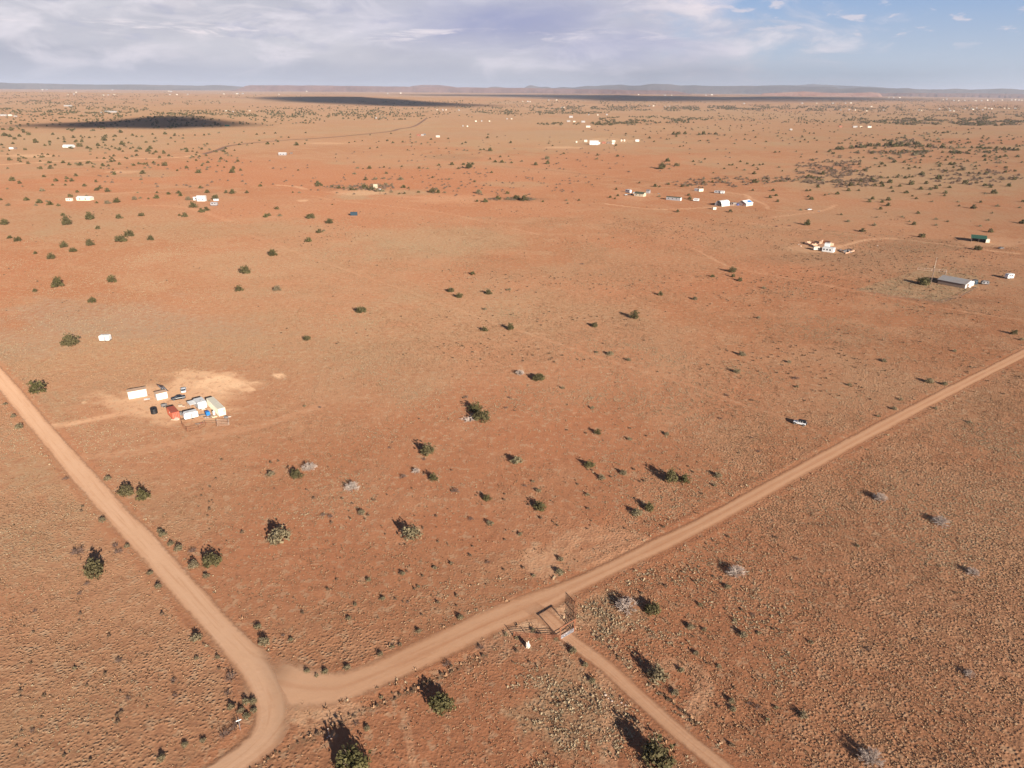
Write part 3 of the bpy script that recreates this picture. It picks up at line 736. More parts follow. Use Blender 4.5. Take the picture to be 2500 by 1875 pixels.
for i in range(3):
    v, f = trunk_mesh(700 + i); me = bpy.data.meshes.new('juniper_trunk'); me.from_pydata(v, [], f); me.materials.append(BARK); TRUNKS.append(me)

# every plant below: x, y of its foot in its own crop of the photograph, crown width, kind
# j juniper, s grey-green shrub, d bleached dead bush, g grey twiggy shrub
CROPS = [
 (0, 1245, 2.633, [(605,440,140,'j'),(503,300,100,'g'),(1368,375,125,'j'),(1800,235,190,'s'),(1265,855,95,'s'),(1250,385,85,'s'),(1495,1110,105,'g'),(1705,880,90,'s'),(1660,775,70,'s'),(1520,1425,95,'g'),(1450,1475,90,'g'),
   (1585,1260,75,'s'),(1632,1255,70,'s'),(1550,1315,65,'s'),(1490,1290,65,'s'),(1590,1350,70,'s'),(1470,1195,60,'g'),(1635,1310,60,'s'),(1040,1625,75,'s'),(1190,1530,60,'s'),(1310,1505,60,'s'),(1975,1055,55,'s'),(2090,1062,60,'s'),(2035,1080,40,'s'),
   (225,662,42,'g'),(770,988,60,'g'),(1400,962,45,'s'),(1265,968,42,'s'),(1020,512,62,'s'),(965,422,52,'s'),(820,248,50,'s'),(765,288,66,'g'),(745,248,58,'g'),(660,82,60,'s'),(1150,272,70,'s'),(1240,285,70,'g'),(1100,235,60,'s'),(1050,180,65,'s'),(1330,442,60,'s'),(1030,150,50,'s'),
   (1820,820,35,'g'),(1870,850,45,'s'),(2320,40,40,'g'),(2125,58,50,'g'),(2080,45,40,'g'),(1120,1110,45,'g'),(1125,1210,45,'g'),(830,1225,50,'g'),(480,1030,40,'s'),(210,1435,45,'g'),(560,490,45,'g'),(515,548,40,'g')]),
 (830, 1245, 2.633, [(465,205,165,'s'),(650,1320,180,'j'),(85,1725,225,'j'),(1845,660,125,'d'),(2005,685,110,'j'),(2035,1130,180,'s'),(2030,1690,230,'j'),(1905,48,90,'s'),(1410,425,80,'s'),(1420,335,55,'s'),(965,105,62,'s'),
   (140,35,60,'s'),(55,712,48,'s'),(185,465,45,'s'),(275,585,46,'s'),(405,425,46,'s'),(100,620,36,'s'),(260,945,48,'s'),(45,1035,62,'s'),(335,892,40,'s'),(388,880,36,'s'),(505,797,50,'s'),(775,712,60,'s'),(610,385,42,'s'),(950,350,46,'g'),(715,355,36,'s'),(1245,435,36,'s'),
   (1065,815,42,'s'),(1135,838,42,'s'),(690,1015,70,'g'),(905,905,62,'g'),(1495,930,66,'s'),(1575,1015,54,'s'),(1622,1120,60,'s'),(110,1392,50,'g'),(175,1425,52,'s'),(265,1218,40,'s'),(1240,785,45,'s'),(1290,840,55,'s'),(1390,845,50,'s'),(2150,1200,70,'s'),(2190,1050,60,'s'),(440,605,32,'g'),(505,505,34,'s'),(840,70,45,'g'),(1160,170,40,'s')]),
 (1660, 1245, 2.633, [(358,435,110,'d'),(1875,425,75,'d'),(1672,108,95,'d'),(1858,1075,60,'d'),(1218,1650,135,'d'),(840,865,44,'s'),(785,1350,80,'s'),(1205,915,52,'g'),(155,785,44,'s'),(65,775,68,'s'),(102,938,52,'s'),(330,1250,60,'s'),(340,1300,55,'s'),(445,1262,52,'g'),(505,805,44,'s'),(352,725,42,'s'),(305,515,62,'s'),(748,325,42,'g'),(1140,245,44,'s'),(250,1020,40,'s'),(615,1285,40,'s'),(560,1365,42,'s'),(500,1290,60,'g'),(470,690,50,'g'),(130,625,50,'s'),(400,830,80,'s')]),
 (0, 620, 2.633, [(330,38,46,'j'),(1755,18,66,'j'),(370,222,76,'j'),(227,246,31,'j'),(723,190,53,'j'),(592,319,51,'j'),(1580,132,70,'j'),(1540,246,55,'j'),(1783,244,76,'s'),(457,602,102,'j'),(1975,560,50,'j'),(245,908,106,'j'),(818,1562,102,'j'),(930,1592,82,'j'),(1740,1438,76,'s'),(1912,1448,86,'j'),(1990,1396,82,'d'),(692,1462,60,'s'),(425,1457,52,'g'),(2057,994,34,'g'),(1960,986,24,'s'),(35,975,40,'s'),(90,1055,45,'s'),(125,1130,60,'s')]),
 (830, 620, 2.633, [(855,138,36,'j'),(712,250,46,'j'),(768,286,46,'j'),(960,266,46,'j'),(1085,239,40,'s'),(137,384,66,'j'),(930,363,40,'s'),(930,503,46,'j'),(1095,494,50,'j'),(1637,474,45,'j'),(1892,424,60,'j'),(2057,270,38,'j'),(1557,71,30,'g'),(1155,781,52,'d'),(1275,822,80,'j'),(1432,871,36,'s'),(872,1022,82,'j'),(914,1086,104,'j'),(568,1302,96,'j'),(1132,1362,106,'s'),(607,1467,64,'j'),(80,1528,86,'d'),(1657,1167,45,'j'),(1605,1382,64,'j'),(1682,1458,68,'s'),(1822,1427,60,'s'),(2130,1483,102,'j'),(2215,1478,76,'j'),(947,1592,60,'j'),(1285,1656,86,'j'),(1982,1658,72,'j'),(1240,1472,32,'s'),(490,1412,50,'d'),(1090,932,34,'g'),(1067,997,30,'g'),(1622,1002,40,'s'),(2100,1172,48,'s'),(1862,1202,44,'s'),(1735,657,60,'s'),(1855,692,46,'s'),(1650,640,34,'s'),(405,1447,58,'g'),(1275,1535,46,'s'),(1190,1500,34,'g'),(1590,1560,44,'s'),(745,1540,60,'g'),(540,1330,40,'g'),(815,930,40,'g'),(320,1255,34,'g')]),
 (1660, 620, 2.633, [(336,123,50,'j'),(210,152,28,'j'),(342,153,30,'j'),(383,179,42,'j'),(1565,206,84,'j'),(2145,522,45,'j'),(505,419,36,'s'),(745,812,50,'g'),(245,1445,72,'s'),(222,1500,40,'s'),(260,1067,36,'g'),(750,862,35,'s'),(1090,852,42,'s'),(1375,1007,46,'s'),(1275,1052,36,'s'),(95,300,46,'s'),(540,227,40,'s'),(365,772,60,'s'),(400,662,60,'s'),(1640,1002,40,'s'),(1282,1592,74,'d'),(1765,632,34,'s'),(2195,560,40,'s'),(1700,848,50,'s'),(1600,835,60,'s'),(300,918,40,'g'),(460,1190,36,'g'),(505,1278,36,'g'),(1310,700,50,'s'),(700,705,44,'s'),(1860,1092,40,'s'),(1420,945,40,'s')]),
 (0, 320, 5.267, [(125,381,56,'j'),(245,369,46,'j'),(305,355,42,'j'),(337,358,30,'j'),(365,426,50,'j'),(100,489,46,'j'),(585,444,40,'j'),(525,493,50,'j'),(490,483,30,'j'),(650,489,62,'j'),(812,416,60,'j'),(895,443,56,'j'),(1030,448,72,'j'),(1185,425,30,'j'),(1218,436,40,'j'),(1318,444,46,'j'),(1297,484,36,'j'),(1455,501,30,'j'),(1470,566,62,'j'),(567,596,50,'j'),(980,586,56,'j'),(158,646,82,'j'),(255,681,56,'j'),(290,719,36,'s'),(722,651,60,'j'),(862,621,50,'j'),(852,653,40,'j'),(925,653,60,'j'),(1238,661,50,'j'),(1090,716,56,'j'),(842,703,40,'s'),(677,704,40,'s'),(95,751,40,'j'),(545,781,86,'s'),(997,794,50,'j'),(1245,771,70,'j'),(1290,746,60,'j'),(1385,789,76,'j'),(905,851,60,'j'),(1120,871,60,'j'),(345,899,70,'j'),(508,936,86,'j'),(465,966,60,'s'),(645,958,76,'j'),(600,913,50,'s'),(755,969,50,'j'),(1245,933,46,'j'),(1390,943,110,'s'),(1505,926,90,'j'),(105,966,80,'s'),(15,893,46,'j'),(1730,891,90,'s'),(1805,873,60,'s'),(1910,879,36,'s'),(2015,873,70,'j'),(2020,801,40,'j'),(2170,819,50,'j'),(1770,801,36,'s'),(1835,556,70,'j'),(1815,633,60,'s'),(1828,673,25,'j'),(1828,431,30,'j'),(1865,483,40,'j'),(1935,481,42,'j'),(2037,449,40,'j'),(2120,453,70,'j'),
   (100,306,30,'j'),(490,323,25,'j'),(560,339,40,'j'),(690,331,40,'j'),(762,329,25,'j'),(1130,229,50,'j'),(1170,241,40,'j'),(1025,206,72,'j'),(460,156,72,'j'),(920,231,50,'j'),(830,149,46,'j'),(640,151,46,'j'),(1265,196,60,'j'),(1315,219,40,'j'),(1440,209,36,'j'),(1520,243,46,'j'),(1790,236,82,'s'),(1935,236,60,'j'),(2005,281,50,'j'),(1900,271,60,'j'),(1755,269,50,'j'),(1710,221,36,'j'),(1600,199,36,'j'),(1575,181,80,'j'),(1690,171,36,'j'),(1412,336,30,'j'),(1410,249,30,'j'),(1580,269,36,'j'),(1340,131,80,'j'),(1465,123,36,'j'),(1055,146,50,'j'),(945,93,50,'j'),(1040,76,40,'j'),(1150,93,36,'j'),(1480,76,50,'j'),(1350,71,36,'j'),(370,56,60,'j'),(60,71,80,'j'),(130,81,60,'j'),(190,111,50,'j'),(255,76,50,'j'),(310,23,50,'j'),(1550,26,60,'j'),(1705,63,46,'j'),(1825,81,46,'j'),(1965,51,40,'j'),(2125,46,50,'j'),(2100,273,40,'j'),(580,193,40,'j'),(680,51,46,'j')]),
 (400, 320, 5.267, [(20,46,46,'j'),(140,66,50,'j'),(195,69,30,'j'),(252,61,30,'j'),(400,61,30,'j'),(517,59,36,'j'),(583,53,46,'j'),(708,31,40,'j'),(1030,13,30,'j'),(1195,51,36,'j'),(1295,36,30,'j'),(1435,36,36,'j'),(1510,86,36,'j'),(1605,89,30,'j'),(1230,129,30,'j'),(1445,126,36,'j'),(1470,146,40,'j'),(1335,176,56,'j'),(1410,173,25,'j'),(1838,129,40,'j'),(1708,189,60,'j'),(1815,171,30,'j'),(1825,29,30,'j'),(1135,166,25,'j'),(295,239,40,'j'),(378,233,25,'j'),(487,241,42,'j'),(590,249,46,'j'),(300,273,56,'j'),(370,269,30,'j'),(790,301,36,'j'),(815,293,30,'j'),(910,256,30,'j'),(490,453,36,'j'),(295,486,56,'j'),(563,481,46,'j'),(473,506,36,'j'),(447,546,72,'j'),(173,516,40,'j'),(693,453,30,'j'),(778,473,30,'j'),(898,491,56,'j'),(990,514,46,'j'),(880,544,76,'j'),(1730,513,32,'j'),(1255,671,25,'j'),(1243,716,50,'j'),(475,741,56,'j'),(557,801,62,'j'),(800,803,60,'j'),(885,813,80,'j'),(1070,803,50,'j'),(62,819,56,'j'),(192,809,66,'j'),(213,841,60,'j'),(325,896,116,'s'),(665,889,90,'j'),(585,906,50,'s'),(1455,1013,66,'j'),(1985,696,80,'j'),(1975,716,50,'j'),(2030,711,46,'j'),(1745,801,50,'s'),(1660,796,30,'j'),(2165,726,40,'j')]),
 (0, 0, 2.633, [(405,1389,30,'j'),(583,1416,61,'j'),(432,1452,70,'j'),(767,1409,42,'j'),(910,1393,39,'j'),(1155,1389,22,'j'),(1190,1399,43,'j'),(1298,1369,42,'j'),(1330,1358,42,'j'),(1243,1339,49,'j'),(1709,1401,33,'j'),(1732,1391,28,'j'),(1800,1394,42,'s'),(1998,1409,56,'j'),(2120,1441,50,'j'),(2053,1501,43,'j'),(2083,1488,22,'j'),(1985,1559,42,'j'),(30,1449,46,'j'),(63,1536,36,'j'),(115,1556,46,'j'),(630,1476,36,'j'),(833,1526,63,'j'),(780,1561,76,'j'),(971,1549,49,'j'),(580,1584,55,'j'),(412,1596,50,'j'),(472,1623,50,'j'),(228,1636,25,'j')]),
 (800, 320, 5.267, [(275,156,28,'j'),(350,141,25,'j'),(445,131,25,'j'),(660,139,25,'j'),(768,131,36,'j'),(840,159,40,'j'),(967,149,36,'j'),(1085,161,30,'j'),(1135,151,36,'j'),(1205,173,30,'j'),(1288,156,33,'j'),(1380,151,25,'j'),(1330,116,36,'j'),(1550,105,30,'j'),(1065,86,28,'j'),(1065,49,25,'j'),(815,39,30,'j'),(545,56,25,'j'),(2055,96,46,'j'),(2065,51,30,'j'),(1775,156,36,'j'),(1730,173,36,'j'),(1525,229,25,'j'),(1757,256,40,'j'),(1797,259,36,'j'),(1965,251,36,'j'),(2010,246,36,'j'),(2090,263,60,'j'),(545,231,30,'j'),(640,219,30,'j'),(1028,251,30,'j'),(1117,236,20,'j'),(100,349,20,'j'),(1430,449,46,'j'),(1600,441,56,'j'),(1745,441,46,'j'),(1865,436,50,'j'),(1680,491,40,'j'),(1815,489,90,'j'),(1178,486,46,'j'),(1285,491,50,'s'),(952,466,36,'j'),(725,473,36,'j'),(540,489,56,'j'),(385,486,60,'s'),(455,491,25,'j'),(345,561,60,'s'),(755,553,46,'s'),(2090,369,42,'j'),(2110,541,40,'j'),(490,636,56,'j'),(615,633,86,'s'),(728,619,46,'s'),(940,636,100,'s'),(1085,599,25,'s'),(1350,606,36,'s'),(1560,629,50,'s'),(1890,661,46,'s'),(975,736,60,'j'),(1040,743,40,'s'),(1395,753,60,'s'),(1685,749,56,'s'),(480,749,80,'j'),(560,766,90,'j'),(640,786,90,'s'),(700,786,80,'s'),(675,716,70,'s'),(750,706,80,'s'),(820,706,60,'s'),(280,743,70,'s'),(310,766,60,'j'),(360,766,46,'s'),(145,743,50,'j'),(205,743,46,'s'),(55,726,40,'s'),(820,796,46,'s'),(990,811,46,'j'),(922,816,40,'j'),(1170,796,42,'j'),(1345,801,90,'j'),(1420,801,60,'j'),(1505,801,46,'s'),(1945,813,110,'s'),(1920,913,46,'j'),(2030,921,70,'j'),(60,951,25,'j')]),
 (1200, 320, 5.267, [(70,83,22,'j'),(245,159,46,'j'),(785,196,31,'j'),(735,166,36,'j'),(1600,193,36,'j'),(2030,99,46,'j'),(715,369,90,'s'),(930,298,36,'j'),(890,311,30,'s'),(1362,319,46,'j'),(1352,369,56,'s'),(1620,333,46,'s'),(568,444,60,'j'),(720,429,66,'j'),(390,398,46,'j'),(258,416,40,'s'),(135,411,50,'j'),(47,406,50,'j'),(115,341,40,'s'),(220,331,25,'j'),(205,813,50,'j'),(85,886,80,'j'),(210,891,90,'s'),(320,883,90,'j'),(410,906,100,'j'),(470,896,50,'j'),(545,886,36,'s'),(660,916,36,'s'),(965,901,50,'s'),(1125,901,40,'s'),(980,939,36,'s'),(1605,759,46,'j'),(1525,863,46,'s'),(1625,843,46,'s'),(1900,676,40,'s'),(2105,723,56,'j'),(2160,726,40,'s'),(2160,851,40,'s'),(2175,496,80,'j'),(1585,879,40,'s')]),
 (1600, 320, 5.267, [(235,51,60,'j'),(295,46,60,'j'),(380,43,50,'j'),(450,46,26,'j'),(560,56,50,'j'),(620,51,60,'j'),(685,46,40,'j'),(775,51,50,'j'),(825,59,25,'j'),(315,206,30,'j'),(360,199,30,'j'),(672,126,26,'j'),(555,136,25,'j'),(580,131,25,'j'),(1410,223,25,'j'),(1810,271,36,'j'),(1885,306,30,'j'),(2075,279,36,'j'),(1540,281,40,'j'),(1595,276,30,'j'),(1870,341,30,'j'),(2020,386,46,'j'),(160,399,80,'j'),(275,456,70,'j'),(85,491,90,'j'),(150,436,36,'j'),(180,436,30,'j'),(180,493,50,'s'),(485,401,40,'s'),(590,413,46,'j'),(635,369,36,'j'),(950,446,36,'j'),(990,446,42,'j'),(1093,403,42,'j'),(1180,431,40,'s'),(1258,456,46,'j'),(1340,443,36,'j'),(1383,436,36,'j'),(1590,476,42,'j'),(1630,521,31,'j'),(1810,509,40,'j'),(1145,511,60,'s'),(1318,501,36,'j'),(1308,476,30,'j'),(885,493,36,'j'),(1045,481,30,'s'),(745,546,30,'j'),(1270,559,56,'j'),(1175,616,46,'j'),(1550,619,60,'s'),(1440,619,36,'j'),(1390,621,50,'s'),(1280,673,80,'j'),(1325,656,50,'s'),(1385,661,50,'s'),(1435,663,40,'j'),(1535,659,36,'j'),(1605,656,40,'s'),(1670,656,60,'s'),(1725,631,46,'s'),(1790,641,60,'s'),(1845,641,60,'s'),(1925,641,50,'s'),(1960,606,60,'j'),(2000,606,60,'j'),(2040,616,50,'j'),(2095,641,70,'j'),(2150,646,60,'s'),(2030,541,46,'s'),(2105,556,40,'j'),(2150,566,60,'j'),(620,681,60,'j'),(730,666,50,'j'),(690,663,40,'j'),(890,661,50,'s'),(830,641,50,'s'),(735,621,36,'j'),(620,629,50,'s'),(170,696,46,'j'),(345,723,50,'j'),(415,716,46,'s'),(480,706,30,'j'),(430,836,50,'j'),(443,886,62,'j'),(50,851,40,'s'),(1250,771,42,'j'),(1510,776,52,'j'),(1475,866,54,'j'),(1552,839,48,'j'),(1570,916,52,'j'),(2090,731,56,'j'),(1945,779,46,'j'),(1988,773,40,'j'),(1965,856,46,'j'),(2005,889,66,'j'),(1870,1026,56,'s'),(285,1049,60,'j'),(965,1051,60,'j')]),
 (2000, 320, 4.424, [(145,551,42,'j'),(215,563,36,'s'),(335,599,56,'j'),(415,586,31,'j'),(178,611,28,'j'),(315,653,46,'j'),(425,649,36,'s'),(105,689,33,'j'),(60,699,31,'j'),(195,689,46,'j'),(445,551,46,'j'),(570,546,60,'j'),(670,576,46,'j'),(760,566,62,'j'),(602,601,43,'j'),(682,604,49,'j'),(775,626,41,'j'),(835,509,39,'j'),(740,513,36,'j'),(870,604,43,'j'),(795,661,36,'j'),(990,586,72,'j'),(1155,576,46,'j'),(1095,638,56,'j'),(1200,641,43,'j'),(1255,629,56,'j'),(1300,596,42,'j'),(1405,619,46,'j'),(1285,526,72,'j'),(940,676,52,'j'),(1005,709,31,'j'),(1048,739,39,'j'),(1190,691,36,'s'),(1360,681,49,'j'),(1350,706,36,'j'),(1215,771,43,'s'),(1575,576,60,'j'),(1695,568,39,'j'),(1728,521,33,'j'),(1790,599,46,'j'),(1845,616,46,'j'),(2040,603,53,'j'),(1885,683,72,'j'),(1795,686,50,'s'),(2105,531,52,'j'),(575,743,46,'j'),(540,773,46,'j'),(678,776,46,'j'),(745,756,62,'j'),(740,816,56,'j'),(660,853,46,'j'),(237,911,36,'j'),(720,886,22,'j'),(1068,896,40,'j'),(1020,1019,52,'j'),(970,986,42,'s'),(590,1029,66,'s'),(620,939,42,'s'),(315,981,46,'s'),(895,936,52,'s'),(1260,961,52,'s'),(1260,1026,50,'s'),(1385,986,46,'s'),(1500,773,42,'s'),(1740,779,41,'s'),(1665,843,62,'j'),(1925,821,62,'s'),(1820,971,49,'s'),(1735,1036,52,'s'),(2195,1006,72,'j'),(2200,771,40,'j'),(2165,836,46,'s'),(1865,894,42,'s'),(1510,816,32,'s'),(1415,369,46,'j'),(1445,403,36,'j'),(1095,323,36,'j'),(915,346,41,'j'),(800,346,52,'j'),(675,366,41,'j'),(660,346,31,'j'),(440,394,36,'j'),(500,436,41,'j'),(520,409,31,'j'),(1305,369,41,'j'),(1285,346,31,'j'),(1365,323,41,'j'),(1385,291,36,'j'),(1785,326,41,'j'),(1945,353,56,'s'),(2140,286,46,'j'),(2010,281,46,'j'),(1950,296,41,'j'),(1785,286,52,'j'),(1120,286,41,'j'),(1200,286,36,'j'),(1130,488,36,'j'),(1115,466,41,'j'),(1340,431,31,'j'),(1210,426,31,'j'),(1615,466,36,'s'),(1550,431,80,'s'),(1850,513,36,'s'),(1960,501,31,'s'),(930,501,29,'j'),(970,504,36,'j'),(1005,504,36,'j'),
   (200,205,60,'j'),(240,206,60,'j'),(345,196,70,'j'),(400,181,50,'j'),(450,186,60,'j'),(490,186,50,'j'),(540,171,60,'j'),(630,171,70,'j'),(720,173,60,'j'),(765,171,70,'j'),(820,176,70,'j'),(880,172,70,'j'),(940,170,60,'j'),(1045,156,70,'j'),(1090,176,60,'j'),(1180,180,60,'j'),(1250,186,60,'s'),(1330,191,70,'j'),(1420,196,70,'s'),(1500,192,70,'s'),(1560,190,60,'s'),(1620,221,36,'j'),(1645,186,40,'j'),(1705,190,40,'j'),(1740,190,50,'j'),(1780,203,50,'j'),(1840,196,46,'j'),(1910,196,50,'j'),(1900,220,46,'j'),(1990,210,50,'j'),(2050,212,50,'j'),(2010,234,40,'j'),(2100,215,50,'j'),(2140,215,46,'j'),(110,232,46,'j'),(150,252,40,'s'),(1690,258,46,'s'),(1280,104,60,'s'),(1180,42,40,'j'),(1345,26,30,'j'),(1385,22,40,'j'),(1115,60,50,'s'),(1605,96,30,'j'),(1605,136,36,'j'),(1630,130,26,'j'),(1405,126,26,'j'),(1725,150,26,'j'),(1440,246,50,'j'),(1510,250,50,'j'),(1410,236,40,'j'),(1330,240,40,'j'),(1030,270,60,'s'),(860,266,60,'s'),(870,296,50,'s'),(750,298,46,'s'),(680,285,40,'s'),(600,304,46,'s'),(565,250,40,'j'),(1440,300,50,'s'),(1840,290,30,'s'),(1910,304,46,'s')]),
 (1660, 0, 2.633, [(1172,1494,42,'j'),(1553,1531,43,'j'),(815,1451,46,'j'),(1912,1611,49,'j'),(705,1456,26,'g'),(620,1461,26,'g'),(1995,1498,36,'j'),(1080,1430,30,'s')]),
]
PLANTS = []
for (ox, oy, sc, L) in CROPS:
    for (x, y, w, k) in L:
        px, py, pw = ox + x / sc, oy + y / sc, w / sc
        p = G(px, py - pw * 0.05); wm = span(pw, p)
        back = Vector((p.x, p.y, 0)).normalized() * wm * 0.30
        q = Vector((p.x + back.x, p.y + back.y, 0)); q.z = float(height(q.x, q.y))
        PLANTS.append(dict(p=q, w=wm, k=k, px=px, py=py, pw=pw))
PLANTS.sort(key=lambda d: -d['pw'])
NAME = {'j': 'juniper_tree', 's': 'desert_shrub', 'd': 'dead_bush', 'g': 'bare_shrub'}
THINGS = []       # (object, photo position) for the labels
LEFT = []         # plants past the three hundred of a kind
cnt = {k: 0 for k in NAME}
for i, d in enumerate(PLANTS):
    k = d['k']; cnt[k] += 1
    if cnt[k] > (290 if k == 'j' else 200): LEFT.append(d); continue
    rz = random.random() * 6.283; s = d['w'] * {'j': 1.10, 's': 0.90, 'd': 1.25, 'g': 0.95}[k]
    zs = s * random.uniform(0.85, 1.15) * (1.0 if k == 'j' else 0.9)
    big_ = d['pw'] > 17
    if k in 'dg':
        o = bpy.data.objects.new(NAME[k], (DEAD_N if k == 'd' else GREY_N)[i % 3]); COL.objects.link(o)
    elif big_:
        o = bpy.data.objects.new(NAME[k], None); COL.objects.link(o); o.empty_display_size = 0.5
        c_ = bpy.data.objects.new('crown', CROWN_N[(i * 5 + 3) % 7] if k == 'j' else SHRUB_N[i % 4]); COL.objects.link(c_); c_.parent = o
        if k == 'j': t_ = bpy.data.objects.new('trunk', TRUNKS[i % 3]); COL.objects.link(t_); t_.parent = o
    else:
        o = bpy.data.objects.new(NAME[k], CROWN_F[i % 4] if k == 'j' else SHRUB_F[i % 3]); COL.objects.link(o)
    o.location = d['p'] + Vector((0, 0, -0.03)); o.rotation_euler = (0, 0, rz); o.scale = (s, s * random.uniform(0.88, 1.1), zs)
    d['o'] = o; THINGS.append(d)

# ---- plants nobody could count: instanced with geometry nodes
def scatter(name, pts, scl, meshes, tilt=0.0):
    """points with a scale each -> one object that instances the given meshes"""
    hid = bpy.data.collections.new(name + '_source')
    for me in meshes:
        s_ = bpy.data.objects.new(name + '_piece', me); hid.objects.link(s_)
    me = bpy.data.meshes.new(name); P = np.asarray(pts, np.float32)
    me.vertices.add(len(P)); me.vertices.foreach_set('co', P.ravel())
    at = me.attributes.new('size', 'FLOAT', 'POINT'); at.data.foreach_set('value', np.asarray(scl, np.float32))
    o = bpy.data.objects.new(name, me); COL.objects.link(o); tag(o, kind='stuff')
    ng = bpy.data.node_groups.new(name, 'GeometryNodeTree')
    ng.interface.new_socket('Geometry', in_out='INPUT', socket_type='NodeSocketGeometry'); ng.interface.new_socket('Geometry', in_out='OUTPUT', socket_type='NodeSocketGeometry')
    N = ng.nodes; L = ng.links
    gi = N.new('NodeGroupInput'); go = N.new('NodeGroupOutput')
    ci = N.new('GeometryNodeCollectionInfo'); ci.inputs[0].default_value = hid; ci.inputs[1].default_value = True; ci.inputs[2].default_value = True
    ip = N.new('GeometryNodeInstanceOnPoints'); ip.inputs['Pick Instance'].default_value = True
    rv = N.new('FunctionNodeRandomValue'); rv.data_type = 'FLOAT_VECTOR'
    rv.inputs[0].default_value = (-tilt, -tilt, 0); rv.inputs[1].default_value = (tilt, tilt, 6.283)
    ri = N.new('FunctionNodeRandomValue'); ri.data_type = 'INT'; ri.inputs[4].default_value = 0; ri.inputs[5].default_value = len(meshes) - 1; ri.inputs[8].default_value = 5
    na = N.new('GeometryNodeInputNamedAttribute'); na.data_type = 'FLOAT'; na.inputs[0].default_value = 'size'
    L.new(gi.outputs[0], ip.inputs['Points']); L.new(ci.outputs[0], ip.inputs['Instance'])
    L.new(rv.outputs[0], ip.inputs['Rotation']); L.new(ri.outputs[2], ip.inputs['Instance Index']); L.new(na.outputs[0], ip.inputs['Scale'])
    L.new(ip.outputs[0], go.inputs[0])
    md = o.modifiers.new('scatter', 'NODES'); md.node_group = ng
    return o

def tuft_mesh(seed, n_b=14, w=0.20, sp=0.5):
    rng = np.random.default_rng(seed); T = []
    for i in range(n_b):
        a = rng.random() * 6.283; e = 0.15 + 1.0 * rng.random(); L = 0.35 + 0.35 * rng.random()
        d = np.array([math.cos(a) * math.cos(e), math.sin(a) * math.cos(e), math.sin(e)]); s = np.array([-math.sin(a), math.cos(a), 0]) * w * (0.6 + 0.8 * rng.random())
        p = np.array([math.cos(a), math.sin(a), 0]) * 0.18 * rng.random()
        T.append([p - s, p + s, p + d * L + s * 0.35, p + d * L - s * 0.35])
    T = np.array(T); T[:, :, 2] -= 0.03; return T
GRASS = leafmat('dry_grass', (0.37, 0.185, 0.098), (0.47, 0.275, 0.155), (0.50, 0.33, 0.20), 0)
PALEG = leafmat('pale_dry_grass', (0.46, 0.32, 0.19), (0.58, 0.44, 0.285), (0.48, 0.37, 0.235), 0)
SAGE = leafmat('sagebrush', (0.15, 0.105, 0.066), (0.25, 0.175, 0.108), (0.27, 0.165, 0.11), 0)
BRSH = leafmat('bare_brush', (0.23, 0.145, 0.105), (0.32, 0.215, 0.155), (0.25, 0.19, 0.12))
TUFTS = variants('tuft', lambda i: tuft_mesh(800 + i), GRASS, 4)
TUFTP = variants('tuft', lambda i: tuft_mesh(850 + i, 20, 0.13), PALEG, 4)
SAGES = variants('sage', lambda i: juniper_mesh(900 + i, 420, 0.075, 5, 0.6), SAGE, 4)

def ground_vals(x, y):
    px, py, zc = to_px(x, y, height(x, y))
    inview = (px > -160) & (px < W + 160) & (py > 200) & (py < H + 260) & (zc > 20)
    return px, py, zc, inview

# where the compound, house yards and clearings keep the ground bare
CLEAR = [(440, 985, 185, 62), (530, 935, 125, 34), (1322, 1378, 46, 36), (1300, 1500, 90, 45), (1440, 1318, 150, 22), (1780, 500, 90, 16), (1560, 478, 90, 18), (2000, 606, 80, 14), (2400, 590, 60, 14), (682, 917, 20, 7), (760, 1690, 130, 55)]
def clear_mask(px, py):
    m = np.ones_like(px)
    for cx, cy, rx, ry in CLEAR:
        q = np.hypot((px - cx) / rx, (py - cy) / ry); m *= smooth(0.75, 1.1, q + (fbm(px, py, 30.0, 91, 2) - 0.5) * 0.5)
    return m

def grass_points(n_try, rmax, falloff, dens_fn, seed, area=None):
    rng = np.random.default_rng(seed)
    rr_ = np.linspace(60, rmax, 2000); cdf = np.cumsum(rr_ * np.minimum(1, falloff / rr_) ** 1.2); cdf /= cdf[-1]
    r = np.interp(rng.random(n_try), cdf, rr_); a = np.radians(rng.uniform(-44, 44, n_try))
    x = r * np.sin(a); y = r * np.cos(a)
    px, py, zc, iv = ground_vals(x, y); x, y, px, py = x[iv], y[iv], px[iv], py[iv]
    d = dens_fn(x, y, px, py)
    k = rng.random(len(x)) < d
    x, y, px, py = x[k], y[k], px[k], py[k]
    rdist = road_dist(x, y); ok = rdist > 0.5 + rng.random(len(x)) * 0.8
    x, y = x[ok], y[ok]
    for pts, w, a_ in TRACKS[:6]:
        d_ = dist_poly(x, y, coarse(catmull(pts, 8.0), 2)); ok = d_ > w * 0.42 * (0.6 + 0.7 * rng.random(len(x))); x, y = x[ok], y[ok]
    return x, y, rng
def dens_common(x, y, px, py):
    d = 0.25 + 0.95 * smooth(0.36, 0.66, fbm(x, y, 26.0, 101, 4)) * (0.55 + 0.45 * smooth(.35, .6, fbm(x, y, 6.0, 103, 2)))
    right = smooth(1350, 1750, px + (py - 1300) * 0.35) * smooth(900, 1250, py)            # the dense bunch-grass field beyond the road
    d = d * (0.62 + 0.38 * right) + 0.5 * right
    d *= 1 - 0.65 * soft_sum(px, py, BARE)
    return d * clear_mask(px, py)
x, y, rg = grass_points(780000, 640.0, 300.0, dens_common, 5)
z = height(x, y) + (fbm(x, y, 7.0, 3, 3) - 0.5) * 0.2
tint = fbm(x, y, 40.0, 107, 3) + rg.normal(size=len(x)) * 0.08
